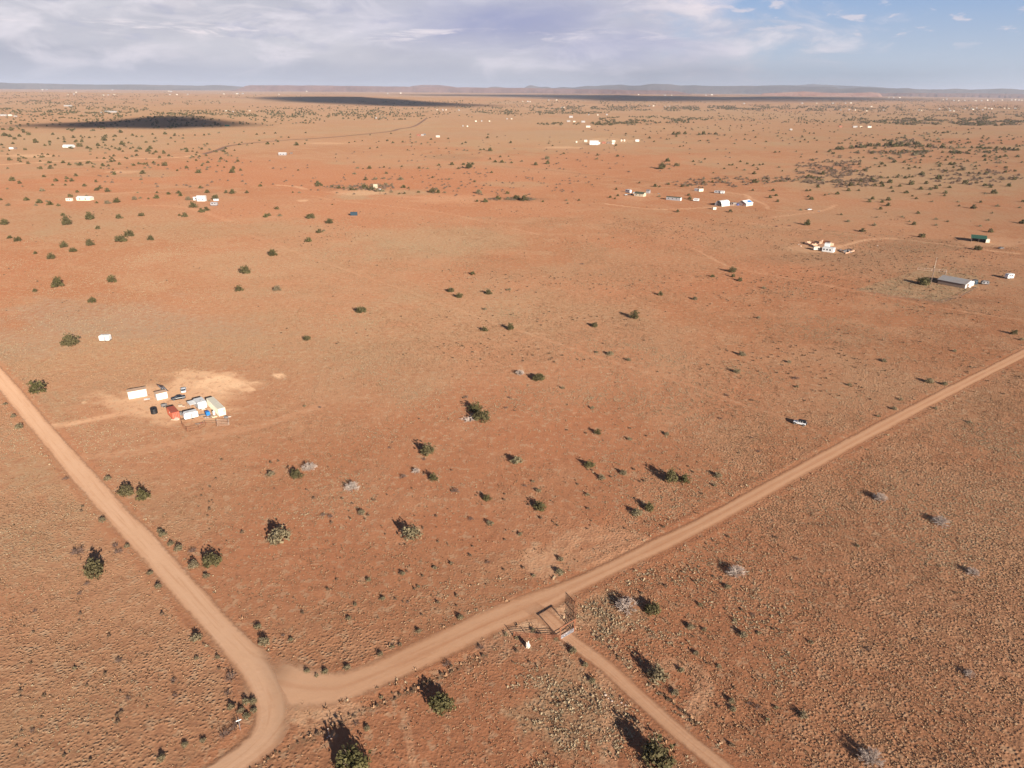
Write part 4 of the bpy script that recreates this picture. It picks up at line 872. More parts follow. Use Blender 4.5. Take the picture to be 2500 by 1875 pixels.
PTS = np.stack([x, y, z], 1); SZ = 0.30 * (0.55 + 0.95 * rg.random(len(x)) ** 1.6) * (1 + 0.0006 * np.hypot(x, y))
lite = tint > 0.63
print('TUFTS', len(x))
scatter('grass_tufts', PTS[~lite], SZ[~lite], TUFTS, 0.25)
scatter('grass_tufts', PTS[lite], SZ[lite], TUFTP, 0.25)
# pale rank grass by the gate and below it, along the road shoulders and in the fenced yard
def dens_pale(x, y, px, py):
    d = soft_sum(px, py, [(1490, 1500, 90, 50, 1.0), (1560, 1560, 110, 40, 0.9), (1400, 1760, 150, 100, 1.0), (1320, 1700, 120, 60, .8), (1530, 1610, 50, 40, .7), (1600, 1400, 260, 40, 0.5), (1900, 1640, 60, 60, .6), (1640, 1780, 60, 50, 1.0), (1850, 1500, 130, 60, .35), (1700, 1850, 60, 60, 1.0)], 0.8)
    d = np.maximum(d, in_poly(px, py, YARD) * 0.55)
    d *= smooth(0.30, 0.62, fbm(x, y, 5.0, 131, 3))
    return d * clear_mask(px, py)
x, y, rg = grass_points(520000, 480.0, 420.0, dens_pale, 15)
scatter('pale_grass', np.stack([x, y, height(x, y)], 1), 0.46 * (0.5 + rg.random(len(x))), TUFTP, 0.25)
# roadside weeds
rw = []
for nm, (pts, w) in ROADS.items():
    for p, q in zip(pts[:-1], pts[1:]):
        dd = (q - p); L_ = dd.length
        if L_ < 1e-3: continue
        nn = Vector((-dd.y, dd.x)) / L_
        for s_ in (-1, 1):
            for _ in range(int(L_ * 0.9) + 1):
                if random.random() < 0.62 * float(smooth(0.35, 0.65, fbm(p.x + 50 * s_, p.y, 16.0, 141, 3))):
                    u = random.random(); o_f = w / 2 + 0.7 + abs(random.gauss(0, 1.1)); c_ = p + dd * u + nn * s_ * o_f; rw.append((c_.x, c_.y))
rw = np.array(rw); ok = road_dist(rw[:, 0], rw[:, 1]) > 0.5; rw = rw[ok]
px, py, zc, iv = ground_vals(rw[:, 0], rw[:, 1]); rw = rw[iv]
scatter('roadside_weeds', np.column_stack([rw, np.zeros(len(rw))]), 0.55 * (0.5 + RNG.random(len(rw)) ** 1.5 * 1.3), TUFTP + TUFTS, 0.2)
# dark weeds that caught along the fence line below the dirt road
fw = []
fl = catmull(DARKLINES[1][0], 1.0) + catmull(DARKLINES[3][0], 1.0)
for p in fl:
    for _ in range(2):
        if random.random() < 0.25 + 0.75 * float(vnoise(p.x / 4.0, p.y / 4.0, 191)): fw.append((p.x + random.gauss(0, 0.28), p.y + random.gauss(0, 0.28), 0.0))
scatter('fence_line_weeds', fw, 0.45 + 0.5 * RNG.random(len(fw)), SAGES + TUFTS[:2], 0.1)
# small dark sagebrush: the loose clusters of the middle ground
def dens_sage(x, y, px, py):
    c = smooth(0.56, 0.76, fbm(x, y, 38.0, 151, 4)) * 0.55 + 0.018
    b = soft_sum(px, py, [(1250, 1330, 420, 110, .5), (1200, 860, 300, 40, .7), (1430, 865, 130, 22, 1.0), (1900, 880, 260, 60, .9), (1500, 690, 330, 22, .8), (1950, 700, 260, 50, .7), (2250, 660, 240, 90, .8), (1600, 1150, 160, 50, .9), (1430, 1160, 60, 30, 1.), (1000, 1250, 300, 90, .5), (2120, 620, 260, 30, 1.0), (2330, 760, 200, 30, .8), (1300, 780, 300, 20, .7), (620, 1180, 200, 60, .35), (1000, 1420, 250, 90, .5), (1800, 1650, 140, 180, .5), (150, 1600, 200, 150, .35), (1700, 560, 260, 40, .6), (2050, 930, 200, 60, .7)], 0.7)
    d = np.maximum(c * 0.35, b * 0.45) * (1 - 0.75 * soft_sum(px, py, [(250, 600, 450, 130, 1), (300, 850, 350, 90, .8)], .3))
    return d * clear_mask(px, py)
x, y, rg = grass_points(60000, 760.0, 560.0, dens_sage, 25)
scatter('sagebrush', np.stack([x, y, height(x, y)], 1), 0.55 * (0.6 + 1.3 * rg.random(len(x)) ** 2.2) * (1 + .0004 * np.hypot(x, y)), SAGES, 0.1)
# far junipers and brush that read as one speckled mass: regions of the photograph, count, width in metres
FARREG = [(0, 300, 620, 22, 150, 5.5), (180, 268, 200, 10, 260, 6), (60, 240, 280, 16, 420, 6), (420, 278, 420, 9, 330, 6), (700, 276, 260, 12, 220, 6), (500, 295, 300, 14, 160, 5.5), (930, 280, 160, 14, 150, 6), (1100, 275, 300, 12, 110, 6), (1320, 274, 170, 6, 260, 6),
          (1500, 262, 400, 6, 320, 7), (1750, 265, 460, 7, 700, 7), (2150, 262, 420, 10, 800, 7), (1600, 293, 150, 9, 200, 6), (1450, 303, 150, 4, 90, 6), (2050, 285, 330, 18, 330, 6), (2180, 296, 110, 8, 160, 6.5), (2420, 290, 160, 18, 420, 6.5), (2300, 303, 120, 3, 130, 7), (2420, 300, 100, 8, 160, 7), (1900, 320, 500, 34, 240, 4.5), (2300, 350, 260, 30, 200, 4.5),
          (2030, 410, 90, 32, 260, 3.6), (2060, 440, 110, 18, 140, 3.6), (2250, 400, 260, 40, 150, 4), (2380, 430, 130, 26, 140, 3.6), (1900, 440, 220, 10, 120, 3.4), (1700, 452, 160, 8, 50, 3), (2260, 372, 190, 6, 160, 4.5), (1250, 487, 60, 4, 30, 2.6), (2200, 350, 100, 14, 110, 4.5),
          (300, 250, 280, 8, 140, 7), (1300, 250, 500, 5, 200, 7), (2300, 245, 300, 6, 240, 8), (850, 262, 300, 5, 60, 7), (400, 230, 420, 10, 160, 9), (1900, 232, 600, 4, 160, 10), (1100, 450, 420, 30, 110, 2.4), (880, 458, 90, 8, 60, 2.6), (480, 420, 300, 40, 40, 3.2), (300, 370, 360, 40, 90, 4.5), (1300, 380, 500, 50, 90, 3)]
fp, fs, bp, bs = [], [], [], []
for (cx, cy, rx, ry, nn_, wm) in FARREG:
    nn_ = int(nn_ * (1.6 if cx < 1700 or cy < 300 else 1.0))
    k = 0; tries = 0
    while k < nn_ and tries < nn_ * 6:
        tries += 1
        a = random.random() * 6.283; r_ = random.random() ** 0.6
        px = cx + rx * r_ * math.cos(a); py = cy + ry * r_ * math.sin(a)
        if py < 224 + (px - 1250) * 0.008 or not (-60 < px < 2560): continue
        if float(vnoise(px / 22.0, py / 3.5, 171)) < 0.42: continue
        p = G(px, py); br = wm < 3.7 or (cx > 1700 and cy > 255 and random.random() < 0.35); (bp if br else fp).append((p.x, p.y, p.z)); (bs if br else fs).append(wm * random.uniform(0.75, 1.5)); k += 1
for d in LEFT:
    fp.append(tuple(d['p'])); fs.append(d['w'])
scatter('distant_brush', bp, bs, variants('brush_far', lambda i: juniper_mesh(450 + i, 200, 0.085, 6, 0.55), BRSH, 3))
scatter('distant_junipers', fp, fs, [CROWN_F[0], CROWN_F[1], CROWN_F[2], SHRUB_F[0]])
# a felled tree and loose stones
def deadfall():
    o = tag(bpy.data.objects.new('fallen_branches', tris_obj('fallen_branches', np.concatenate([twig_mesh(970, 26, 0.022, 0.22), twig_mesh(971, 14, 0.03, 0.12, 1.3)]), DED)),
            'pile of bleached fallen branches at the foot of a pair of junipers', 'deadwood'); COL.objects.link(o)
    p = G(1148, 1025); o.location = p; s = span(40, p); o.scale = (s, s * 0.8, s * 0.8)
deadfall()
# ------------------------------------------------------------------ buildings, vehicles, fences
DUST = (0.55, 0.33, 0.20)
M_WHITE = solid('white_paint', (0.80, 0.79, 0.76), 0.5, 0.04, 1.0, dirt=DUST, dirt_amt=0.12)
M_CREAM = solid('cream_paint', (0.84, 0.76, 0.60), 0.55, 0.05, 0.8, dirt=DUST, dirt_amt=0.12)
M_TANR = solid('tan_roofing', (0.72, 0.47, 0.31), 0.85, 0.10, 0.7, dirt=DUST, dirt_amt=0.5)
M_RED = solid('red_container_paint', (0.50, 0.115, 0.060), 0.55, 0.12, 0.9, dirt=(0.42, 0.20, 0.13), dirt_amt=0.4)
M_BLACK = solid('black_plastic', (0.022, 0.022, 0.024), 0.5, 0.15, 1.0, dirt=DUST, dirt_amt=0.06)
M_CARBLK = solid('black_car_paint', (0.016, 0.017, 0.022), 0.22, 0.1, 1.0, spec=0.6)
M_CARWHT = solid('white_car_paint', (0.80, 0.80, 0.80), 0.3, 0.02, 1.0, spec=0.5)
M_GLASS = solid('dark_glass', (0.018, 0.022, 0.028), 0.12, 0.05, 1.0, spec=0.7)
M_TYRE = solid('tyre_rubber', (0.025, 0.024, 0.024), 0.9, 0.1, 3.0, dirt=DUST, dirt_amt=0.25)
M_RIM = solid('alloy_rim', (0.45, 0.44, 0.42), 0.4, 0.1, 3.0, metal=0.7)
M_RUST = solid('rusty_pipe', (0.33, 0.130, 0.068), 0.85, 0.25, 3.0)
M_STEEL = solid('galvanised_steel', (0.55, 0.55, 0.58), 0.45, 0.1, 2.0, metal=0.5)
M_GREYR = solid('weathered_metal_roof', (0.40, 0.375, 0.36), 0.6, 0.12, 0.4, metal=0.2, dirt=(0.36, 0.22, 0.15), dirt_amt=0.35)
M_GREENR = solid('green_metal_roof', (0.045, 0.125, 0.080), 0.5, 0.1, 0.5)
M_DGREEN = solid('dark_green_roof', (0.085, 0.095, 0.065), 0.8, 0.15, 0.5)
M_WOOD = solid('weathered_board', (0.26, 0.185, 0.145), 0.9, 0.2, 1.2)
M_ADOBE = solid('adobe_block', (0.58, 0.36, 0.24), 0.95, 0.15, 0.8)
M_TEAL = solid('dark_blue_paint', (0.030, 0.060, 0.085), 0.5, 0.1, 1.0)
M_BLUE = solid('blue_tarp', (0.030, 0.22, 0.62), 0.5, 0.08, 1.5)
M_SOLAR = solid('solar_backsheet', (0.115, 0.085, 0.090), 0.5, 0.1, 1.0)
M_CELL = solid('solar_cells', (0.02, 0.025, 0.06), 0.15, 0.1, 2.0, spec=0.7)
M_GREYW = solid('grey_siding', (0.40, 0.37, 0.37), 0.7, 0.06, 0.8)
M_TANW = solid('tan_siding', (0.66, 0.54, 0.38), 0.7, 0.06, 0.8)
M_PINK = solid('mauve_stucco', (0.44, 0.31, 0.27), 0.85, 0.08, 0.8)
M_STONE = solid('pale_stone', (0.62, 0.47, 0.38), 0.9, 0.15, 2.0)
M_PALE = solid('chalk_white_wood', (0.74, 0.65, 0.53), 0.75, 0.08, 2.5)
M_GREY = solid('grey_machinery', (0.20, 0.185, 0.18), 0.6, 0.2, 2.0)
M_BRICK = solid('brick_red', (0.42, 0.16, 0.10), 0.85, 0.15, 1.0)
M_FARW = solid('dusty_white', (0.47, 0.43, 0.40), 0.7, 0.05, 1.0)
FARH = []
LM = []       # landmarks for the plant labels: (phrase, px, py)

def cc(x, y): return (280 + x / 6.144, 900 + y / 6.144)      # points read in the close-up of the compound
def frame(a, b):
    """origin, heading and length of the ground line between two photograph points"""
    A, B = G(*a), G(*b); d = (B - A); d.z = 0
    return A, math.atan2(d.y, d.x), d.length

def wheel(parent, x, y, r, w, rim=M_RIM):
    t_ = part('wheel', merge(*[lathe_y(x, y, r, w)]), M_TYRE, parent)
    part('rim', merge(*[lathe_y(x, y + (w * 0.12 if y > 0 else -w * 0.12), r * 0.58, w * 0.9)]), rim, t_)
    return t_
def lathe_y(x, y, r, w, n=16):
    v = []; f = []
    for (rr, yy) in ((r * 0.9, -w / 2), (r, -w * 0.35), (r, w * 0.35), (r * 0.9, w / 2)):
        for i in range(n):
            a = 2 * math.pi * i / n; v.append((x + rr * math.cos(a), y + yy, r + rr * math.sin(a)))
    for k in range(3):
        for i in range(n):
            j = (i + 1) % n; f.append((k * n + i, k * n + n + i, k * n + n + j, k * n + j))
    f.append(tuple(range(n))); f.append(tuple(range(3 * n, 4 * n))[::-1]); return v, f

def loft(sections):
    """sections: list of (x, [(y, z) ...]) closed loops -> skin"""
    n = len(sections[0][1]); v = []; f = []
    for x, L in sections:
        for (y, z) in L: v.append((x, y, z))
    for k in range(len(sections) - 1):
        for i in range(n):
            j = (i + 1) % n; f.append((k * n + i, k * n + j, k * n + n + j, k * n + n + i))
    f.append(tuple(range(n))[::-1]); f.append(tuple(range((len(sections) - 1) * n, len(sections) * n))); return v, f
def sec(hw, z0, z1, tuck=0.88, shoulder=0.7):
    zm = z0 + (z1 - z0) * shoulder
    return [(-hw * tuck, z0), (hw * tuck, z0), (hw, z0 + (z1 - z0) * 0.3), (hw, zm), (hw * 0.93, z1), (-hw * 0.93, z1), (-hw, zm), (-hw, z0 + (z1 - z0) * 0.3)]

def sedan(name, loc, rz, paint, label, L=4.7, hatch=False):
    o = root(name, loc, rz, label, 'car')
    s = L / 4.7
    b = loft([(-2.35 * s, sec(0.72, 0.40, 0.78)), (-2.2 * s, sec(0.86, 0.26, 0.92)), (-1.2 * s, sec(0.91, 0.22, 0.98)), (0.9 * s, sec(0.91, 0.22, 0.96)), (1.9 * s, sec(0.86, 0.24, 0.84)), (2.3 * s, sec(0.70, 0.32, 0.70))])
    body = part('body', b, paint, o)
    r0 = -2.05 if hatch else -1.65
    part('cabin', loft([(r0 * s, sec(0.74, 0.90, 0.99)), ((r0 + 0.75) * s, sec(0.66, 0.90, 1.42, 1.15, 0.1)), (0.15 * s, sec(0.66, 0.90, 1.45, 1.15, 0.1)), (1.05 * s, sec(0.72, 0.88, 0.97))]), M_GLASS, o)
    part('roof', loft([((r0 + 0.62) * s, sec(0.63, 1.37, 1.44)), ((r0 + 0.9) * s, sec(0.66, 1.40, 1.47)), (0.0 * s, sec(0.66, 1.42, 1.49)), (0.30 * s, sec(0.62, 1.36, 1.44))]), paint, o)
    for x in (-1.4 * s, 1.42 * s):
        for y in (-0.80, 0.80): wheel(o, x, y, 0.33, 0.22)
    for y in (-0.58, 0.58):
        part('headlight', box(2.18 * s, 2.34 * s, y - 0.17, y + 0.17, 0.56, 0.70, 0.02), M_STEEL, o)
        part('tail_light', box(-2.36 * s, -2.22 * s, y - 0.16, y + 0.16, 0.66, 0.80, 0.02), M_BRICK, o)
        part('mirror', box(0.70 * s, 0.85 * s, (0.98 if y > 0 else -1.10), (1.10 if y > 0 else -0.98), 0.92, 1.05, 0.02), paint, o)
    return o

def offroader(loc, rz, label):
    o = root('offroad_car', loc, rz, label, 'car')
    part('body', merge(loft([(-2.05, sec(0.78, 0.58, 1.12, 1.0, 0.9)), (-2.0, sec(0.80, 0.52, 1.14, 1.0, 0.9)), (0.62, sec(0.80, 0.52, 1.14, 1.0, 0.9)), (0.75, sec(0.77, 0.55, 1.14, 1.0, 0.9)), (1.85, sec(0.60, 0.60, 1.08, 1.0, 0.9)), (1.95, sec(0.58, 0.62, 1.02, 1.0, 0.9))])), M_CARWHT, o)
    for y in (-1, 1):
        part('fender', prism([(-0.0 + 0.95, 0.72), (1.10, 0.98), (1.85, 0.98), (2.02, 0.80), (2.02, 0.74), (1.80, 0.90), (1.15, 0.90)], 'y', y * 0.56, y * 0.92), M_CARWHT, o)
        part('fender', prism([(-2.05, 0.70), (-1.92, 0.96), (-1.15, 0.96), (-0.98, 0.70), (-1.08, 0.70), (-1.2, 0.88), (-1.88, 0.88)], 'y', y * 0.70, y * 0.92), M_CARWHT, o)
        part('headlight', lathe([(0.09, 0), (0.10, 0.03)], 10), M_STEEL, o).matrix_local = Matrix.Translation((1.95, y * 0.42, 0.88)) @ Matrix.Rotation(math.pi / 2, 4, 'Y')
        part('mirror', box(0.50, 0.62, y * 0.97 - 0.09, y * 0.97 + 0.09, 1.15, 1.32, 0.02), M_BLACK, o)
        for x0, x1 in ((-0.15, 0.55), (-0.95, -0.27)):
            dr = part('door', merge(box(x0, x1, y * 0.80 - 0.012, y * 0.80 + 0.012, 0.62, 1.14)), M_CARWHT, o)
            part('handle', box(x0 + 0.06, x0 + 0.2, y * 0.82 - 0.015, y * 0.82 + 0.015, 1.0, 1.05), M_BLACK, dr)
            part('pillar', box(x0 - 0.10, x0, y * 0.745 - 0.03, y * 0.745 + 0.03, 1.14, 1.70), M_CARWHT, o)
            part('window', box(x0 + 0.02, x1 - 0.05, y * 0.745 - 0.015, y * 0.745 + 0.02, 1.17, 1.64), M_GLASS, o)
        part('window', box(-1.85, -1.08, y * 0.745 - 0.01, y * 0.745 + 0.02, 1.17, 1.66), M_GLASS, o)
        part('window_frame', box(0.42, 0.56, y * 0.745 - 0.03, y * 0.745 + 0.03, 1.14, 1.66), M_CARWHT, o)
    part('interior', box(-1.95, 0.40, -0.70, 0.70, 1.13, 1.66), M_GLASS, o)
    part('roof', loft([(-2.02, sec(0.76, 1.62, 1.80, 1.0, 0.8)), (-1.9, sec(0.78, 1.62, 1.84, 1.0, 0.8)), (0.35, sec(0.76, 1.66, 1.83, 1.0, 0.8)), (0.50, sec(0.72, 1.66, 1.76, 1.0, 0.8))]), M_BLACK, o)
    part('windscreen', loft([(0.40, [(-0.70, 1.68), (0.70, 1.68), (0.70, 1.72), (-0.70, 1.72)]), (0.66, [(-0.72, 1.14), (0.72, 1.14), (0.72, 1.18), (-0.72, 1.18)])]), M_GLASS, o)
    part('bumper', box(1.98, 2.14, -0.75, 0.75, 0.50, 0.70, 0.04), M_BLACK, o); part('bumper', box(-2.2, -2.06, -0.75, 0.75, 0.50, 0.70, 0.04), M_BLACK, o)
    part('grille', box(1.95, 1.985, -0.34, 0.34, 0.68, 1.00), M_GLASS, o)
    for x in (-1.48, 1.47):
        for y in (-0.80, 0.80): wheel(o, x, y, 0.42, 0.27)
    sp = part('spare_wheel', lathe([(0.30, -0.13), (0.40, -0.10), (0.40, 0.10), (0.30, 0.13)], 16), M_TYRE, o); sp.matrix_local = Matrix.Translation((-2.28, 0.08, 1.12)) @ Matrix.Rotation(math.pi / 2, 4, 'Y')
    rm = part('rim', lathe([(0.22, -0.14), (0.22, 0.145)], 12), M_RIM, sp)
    return o

def container(name, loc, rz, L, Wd, Hh, paint, label, cat='container'):
    """local x = long side, y = width; doors at x = 0"""
    o = root(name, loc, rz, label, cat)
    part('wall', box(0.06, L - 0.06, 0.06, Wd - 0.06, 0.12, Hh - 0.08), paint, o)
    part('roof', box(0.02, L - 0.02, 0.02, Wd - 0.02, Hh - 0.08, Hh), paint, o)
    part('floor_frame', merge(box(0, L, 0, 0.14, 0, 0.14), box(0, L, Wd - 0.14, Wd, 0, 0.14), box(0, 0.14, 0.14, Wd - 0.14, 0, 0.14), box(L - 0.14, L, 0.14, Wd - 0.14, 0, 0.14)), paint, o)
    for x in (0, L - 0.14):
        for y in (0, Wd - 0.14): part('corner_post', box(x, x + 0.14, y, y + 0.14, 0.14, Hh - 0.08), paint, o)
    v0, f0 = box(0, 0.14, 0, 0.045, 0.16, Hh - 0.1)
    me = bpy.data.meshes.new('rib'); me.from_pydata(v0, [], f0); me.materials.append(paint)
    nr = int(L / 0.36)
    for i in range(nr):
        for y in (0.015, Wd - 0.06):
            r = bpy.data.objects.new('rib', me); COL.objects.link(r); r.parent = o; r.location = (0.22 + i * (L - 0.5) / nr, y, 0)
    for y0, y1 in ((0.16, Wd / 2 - 0.02), (Wd / 2 + 0.02, Wd - 0.16)):
        d = part('door', box(0.005, 0.058, y0, y1, 0.18, Hh - 0.14), paint, o)
        for yy in (y0 + 0.25, y1 - 0.25): part('lock_rod', tube((-0.03, yy, 0.16), (-0.03, yy, Hh - 0.12), 0.025), M_STEEL, d)
    return o

def trailer(name, loc, rz, L, Wd, Hh, label, paint=M_WHITE, nose=True, cat='trailer', strip=None, win=M_GLASS):
    """travel trailer: rounded box on wheels; x = long side, camera side is y = 0"""
    o = root(name, loc, rz, label, cat)
    z0 = 0.45; r = 0.30
    pr = [(r * 0.5, z0), (L - r * 0.5, z0), (L, z0 + r), (L, Hh - 0.45), (L - 0.35, Hh), (0.35, Hh), (0.0, Hh - 0.45), (0.0, z0 + r)]
    if nose: pr = [(0.30, z0), (L - 0.1, z0), (L, z0 + 0.2), (L, Hh - 0.3), (L - 0.25, Hh), (0.55, Hh), (0.08, Hh - 0.75), (0.0, z0 + 0.55)]
    body = part('body', prism(pr, 'y', 0.0, Wd), paint, o)
    for x in ((0.18, 0.42), (0.62, 0.80)):
        w_ = part('window', box(L * x[0], L * x[1], -0.02, 0.012, Hh * 0.60, Hh * 0.80), win, body)
    part('door', box(L * 0.47, L * 0.47 + 0.65, -0.025, 0.01, z0 + 0.1, Hh - 0.35), M_GREYW, body)
    if strip: part('stripe', box(0.2, L - 0.1, -0.012, 0.006, z0 + 0.45, z0 + 0.62), strip, body)
    part('skylight', box(L * 0.3, L * 0.3 + 0.7, Wd * 0.35, Wd * 0.35 + 0.6, Hh - 0.01, Hh + 0.12, 0.03), M_GREYW, o)
    for y in (0.12, Wd - 0.12): wheel(o, L * 0.58, y, 0.33, 0.2)
    part('chassis', box(0.1, L - 0.1, 0.25, Wd - 0.25, z0 - 0.16, z0 - 0.01), M_BLACK, o)
    part('tow_bar', merge(tube((0.1, Wd * 0.3, z0 - 0.08), (-0.9, Wd / 2, z0 - 0.05), 0.04), tube((0.1, Wd * 0.7, z0 - 0.08), (-0.9, Wd / 2, z0 - 0.05), 0.04)), M_BLACK, o)
    return o

def shed(name, a, b, Wd, Hh, wallm, roofm, label, cat='shed', kind='flat', L=None, rise=0.8, over=0.18, wins=1, doors=1, group=None):
    """a, b = photograph points of the near wall's foot, left to right; built L long, Wd deep"""
    A, rz, L0 = frame(a, b); L = L or L0
    o = root(name, A, rz, label, cat, group)
    w = part('wall', box(0, L, 0, Wd, 0, Hh), wallm, o)
    if kind == 'flat': part('roof', box(-over, L + over, -over, Wd + over, Hh + 0.003, Hh + 0.14), roofm, o)
    elif kind == 'gable':
        for s_ in (0, 1):
            y0, ym = (-over, Wd / 2) if s_ == 0 else (Wd + over, Wd / 2)
            z0 = Hh - over * rise / (Wd / 2)
            P = [(y0, z0), (ym, Hh + rise), (ym, Hh + rise + 0.12), (y0, z0 + 0.12)]
            part('roof_slope', prism(P, 'x', -over, L + over), roofm, o)
        part('gable_wall', prism([(0.01, Hh), (Wd - 0.01, Hh), (Wd / 2, Hh + rise - 0.02)], 'x', 0.01, L - 0.01), wallm, o)
    elif kind == 'mono':
        part('roof', prism([(-over, Hh - 0.05), (Wd + over, Hh + rise), (Wd + over, Hh + rise + 0.12), (-over, Hh + 0.07)], 'x', -over, L + over), roofm, o)
        part('gable_wall', prism([(0.01, Hh - 0.02), (Wd - 0.01, Hh - 0.02), (Wd - 0.01, Hh + rise - 0.12)], 'x', 0.01, L - 0.01), wallm, o)
    for i in range(wins):
        x = L * (i + 0.6) / (wins + 0.6); wd = min(1.1, L * 0.2)
        f_ = part('window', box(x - wd / 2, x + wd / 2, -0.05, -0.002, Hh * 0.42, Hh * 0.78), M_GREYW, o)
        part('pane', box(x - wd / 2 + 0.08, x + wd / 2 - 0.08, -0.07, -0.052, Hh * 0.42 + 0.08, Hh * 0.78 - 0.08), M_GLASS, f_)
    for i in range(doors):
        x = L * 0.16 + i * 2.0
        d_ = part('door', box(x - 0.45, x + 0.45, -0.06, -0.003, 0.02, min(2.05, Hh * 0.85)), M_GREYW, o)
        part('handle', box(x + 0.3, x + 0.36, -0.09, -0.062, 0.98, 1.08), M_STEEL, d_)
    return o

# ---- the fenced compound at left
CD = math.atan2(-0.77, 0.64)                    # the containers' long axis
shed('storage_shed', cc(215, 460), cc(490, 410), 2.5, 2.75, M_WHITE, M_TANR, 'longer of the two white sheds with flat tan roofs, leftmost of the dirt yard', wins=0, doors=0); LM.append(('the long white shed', *cc(350, 460)))
shed('storage_shed', cc(640, 478), cc(800, 440), 2.3, 2.45, M_WHITE, M_TANR, 'shorter white shed with flat tan roof in front of the tilted solar panel', wins=0, doors=0)
def solar_array():
    p = G(*cc(745, 345)); o = root('solar_panel', p, 0, 'big tilted solar panel seen from its dark underside behind the shorter white shed', 'solar panel')
    u = Vector((3.7, -1.8, 0)).normalized(); e_ = ray(*cc(682, 250)); e_ = Vector(e_) * ((CAMH - 3.1) / -e_[2]); vh = Vector((-0.70, -1.25, 0))
    vv = vh + Vector((0, 0, 2.5)); c0 = Vector((e_.x, e_.y, 3.1)) - vv - p; nn = u.cross(vv).normalized()
    if nn.z < 0: nn = -nn
    q = [c0 - u * 2.0, c0 + u * 2.0, c0 + u * 2.0 + vv, c0 - u * 2.0 + vv]
    part('panel', ([tuple(x) for x in q] + [tuple(x + nn * 0.05) for x in q], [(0, 1, 2, 3), (7, 6, 5, 4), (0, 4, 5, 1), (1, 5, 6, 2), (2, 6, 7, 3), (3, 7, 4, 0)]), M_SOLAR, o)
    q2 = [x + nn * 0.056 for x in q]; k = 4
    for i in range(k):
        for j in range(2):
            a, b, e, g = i / k + 0.012, (i + 1) / k - 0.012, j / 2 + 0.012, (j + 1) / 2 - 0.012
            f = lambda s_, t_: q2[0] + (q2[1] - q2[0]) * s_ + vv * t_
            part('cell_panel', ([tuple(f(a, e)), tuple(f(b, e)), tuple(f(b, g)), tuple(f(a, g))], [(0, 1, 2, 3)]), M_CELL, o)
    m_ = c0 + vv * 0.5
    part('post', tube((m_.x, m_.y, -0.1), m_, 0.11), M_STEEL, o)
    for s_ in (-1.3, 1.3): part('rail', tube(c0 + u * s_ - nn * 0.06 + vv * 0.05, c0 + u * s_ - nn * 0.06 + vv * 0.95, 0.05), M_STEEL, o)
    part('cross_beam', tube(m_ - u * 1.6 - nn * 0.08, m_ + u * 1.6 - nn * 0.08, 0.06), M_STEEL, o)
solar_array()
A, rz, L0 = frame(cc(868, 488), cc(1050, 458)); hd = Vector((math.cos(rz), math.sin(rz), 0)); lf = Vector((-hd.y, hd.x, 0))
sedan('parked_car', A + hd * L0 / 2 + lf * 0.9, rz + math.pi, M_CARBLK, 'black car parked side-on between the white sheds and the white trailers', 4.9)
p = G(*cc(1036, 372)); sedan('parked_car', p + Vector((-0.9, 2.1, 0)), math.radians(113.5), M_CARWHT, 'white car parked alone above the black car in the dirt yard', 4.5, True)
def tank(loc, r, h, label, m=M_BLACK, name='water_tank'):
    o = root(name, loc, 0, label, 'tank')
    P = [(r * 0.98, 0)]
    for i in range(7): z_ = h * 0.86 * (i + 0.5) / 7; P += [(r, z_ - h * 0.03), (r * 0.965, z_ + h * 0.03)]
    P += [(r, h * 0.87), (r * 0.8, h * 0.95), (r * 0.3, h)]
    part('body', lathe(P, 24), m, o); part('lid', lathe([(r * 0.26, h * 0.99), (r * 0.28, h + 0.09), (r * 0.1, h + 0.13)], 14), m, o)
    for z_ in (h * 0.28, h * 0.56): part('band', lathe([(r * 1.012, z_), (r * 1.012, z_ + 0.05)], 24), m, o)
    return o
p = G(*cc(602, 686)); tank(p + Vector((-0.6, 1.0, 0)), 1.12, 2.0, 'black ribbed plastic water tank standing alone left of the red container'); LM.append(('the black water tank', *cc(602, 686)))
def placed_container(near_left, L, Wd, Hh, m, label):
    N = G(*near_left)
    return container('shipping_container', N, CD + math.pi, L, -Wd if False else Wd, Hh, m, label)
# containers: x runs away from the viewer, so the door end (x = 0) is the near end; y to the left
def far_container(near_right, L, Wd, Hh, m, label):
    N = G(*near_right); return container('shipping_container', N, CD + math.pi, L, Wd, Hh, m, label)
oR = far_container(cc(985, 742), 6.06, 2.44, 2.6, M_RED, 'rust red shipping container, doors facing down the slope of the yard'); LM.append(('the red shipping container', *cc(880, 650)))
oC = far_container(cc(1672, 690), 12.0, 2.44, 2.75, M_CREAM, 'long cream shipping container at the far end of the fenced yard'); LM.append(('the long cream container', *cc(1560, 600)))
part('logo_mark', merge(box(-0.012, 0.004, 0.45, 0.60, 1.3, 2.2), box(-0.012, 0.004, 0.75, 0.92, 1.3, 1.75), box(-0.012, 0.004, 0.75, 0.92, 1.95, 2.2), box(-0.012, 0.004, 0.30, 0.38, 0.7, 1.9)), M_GREY, oC)
part('logo_mark', box(2.6, 3.2, 2.395, 2.41 + 0.04, 1.6, 2.1), M_CREAM, oR)
def dirtrailer(near_right, L, Wd, Hh, label, **k):
    N = G(*near_right); return trailer('travel_trailer', N, CD + math.pi, L, Wd, Hh, label, nose=False, win=M_WHITE, **k)
dirtrailer(cc(1392, 600), 5.2, 2.9, 2.9, 'boxy white trailer parked beside the long cream container')
A, rz, L0 = frame(cc(1048, 785), cc(1196, 750)); trailer('travel_trailer', A, rz, 4.6, 2.2, 2.55, 'small white camper standing between the red container and the wire fence', nose=True, win=M_WHITE)
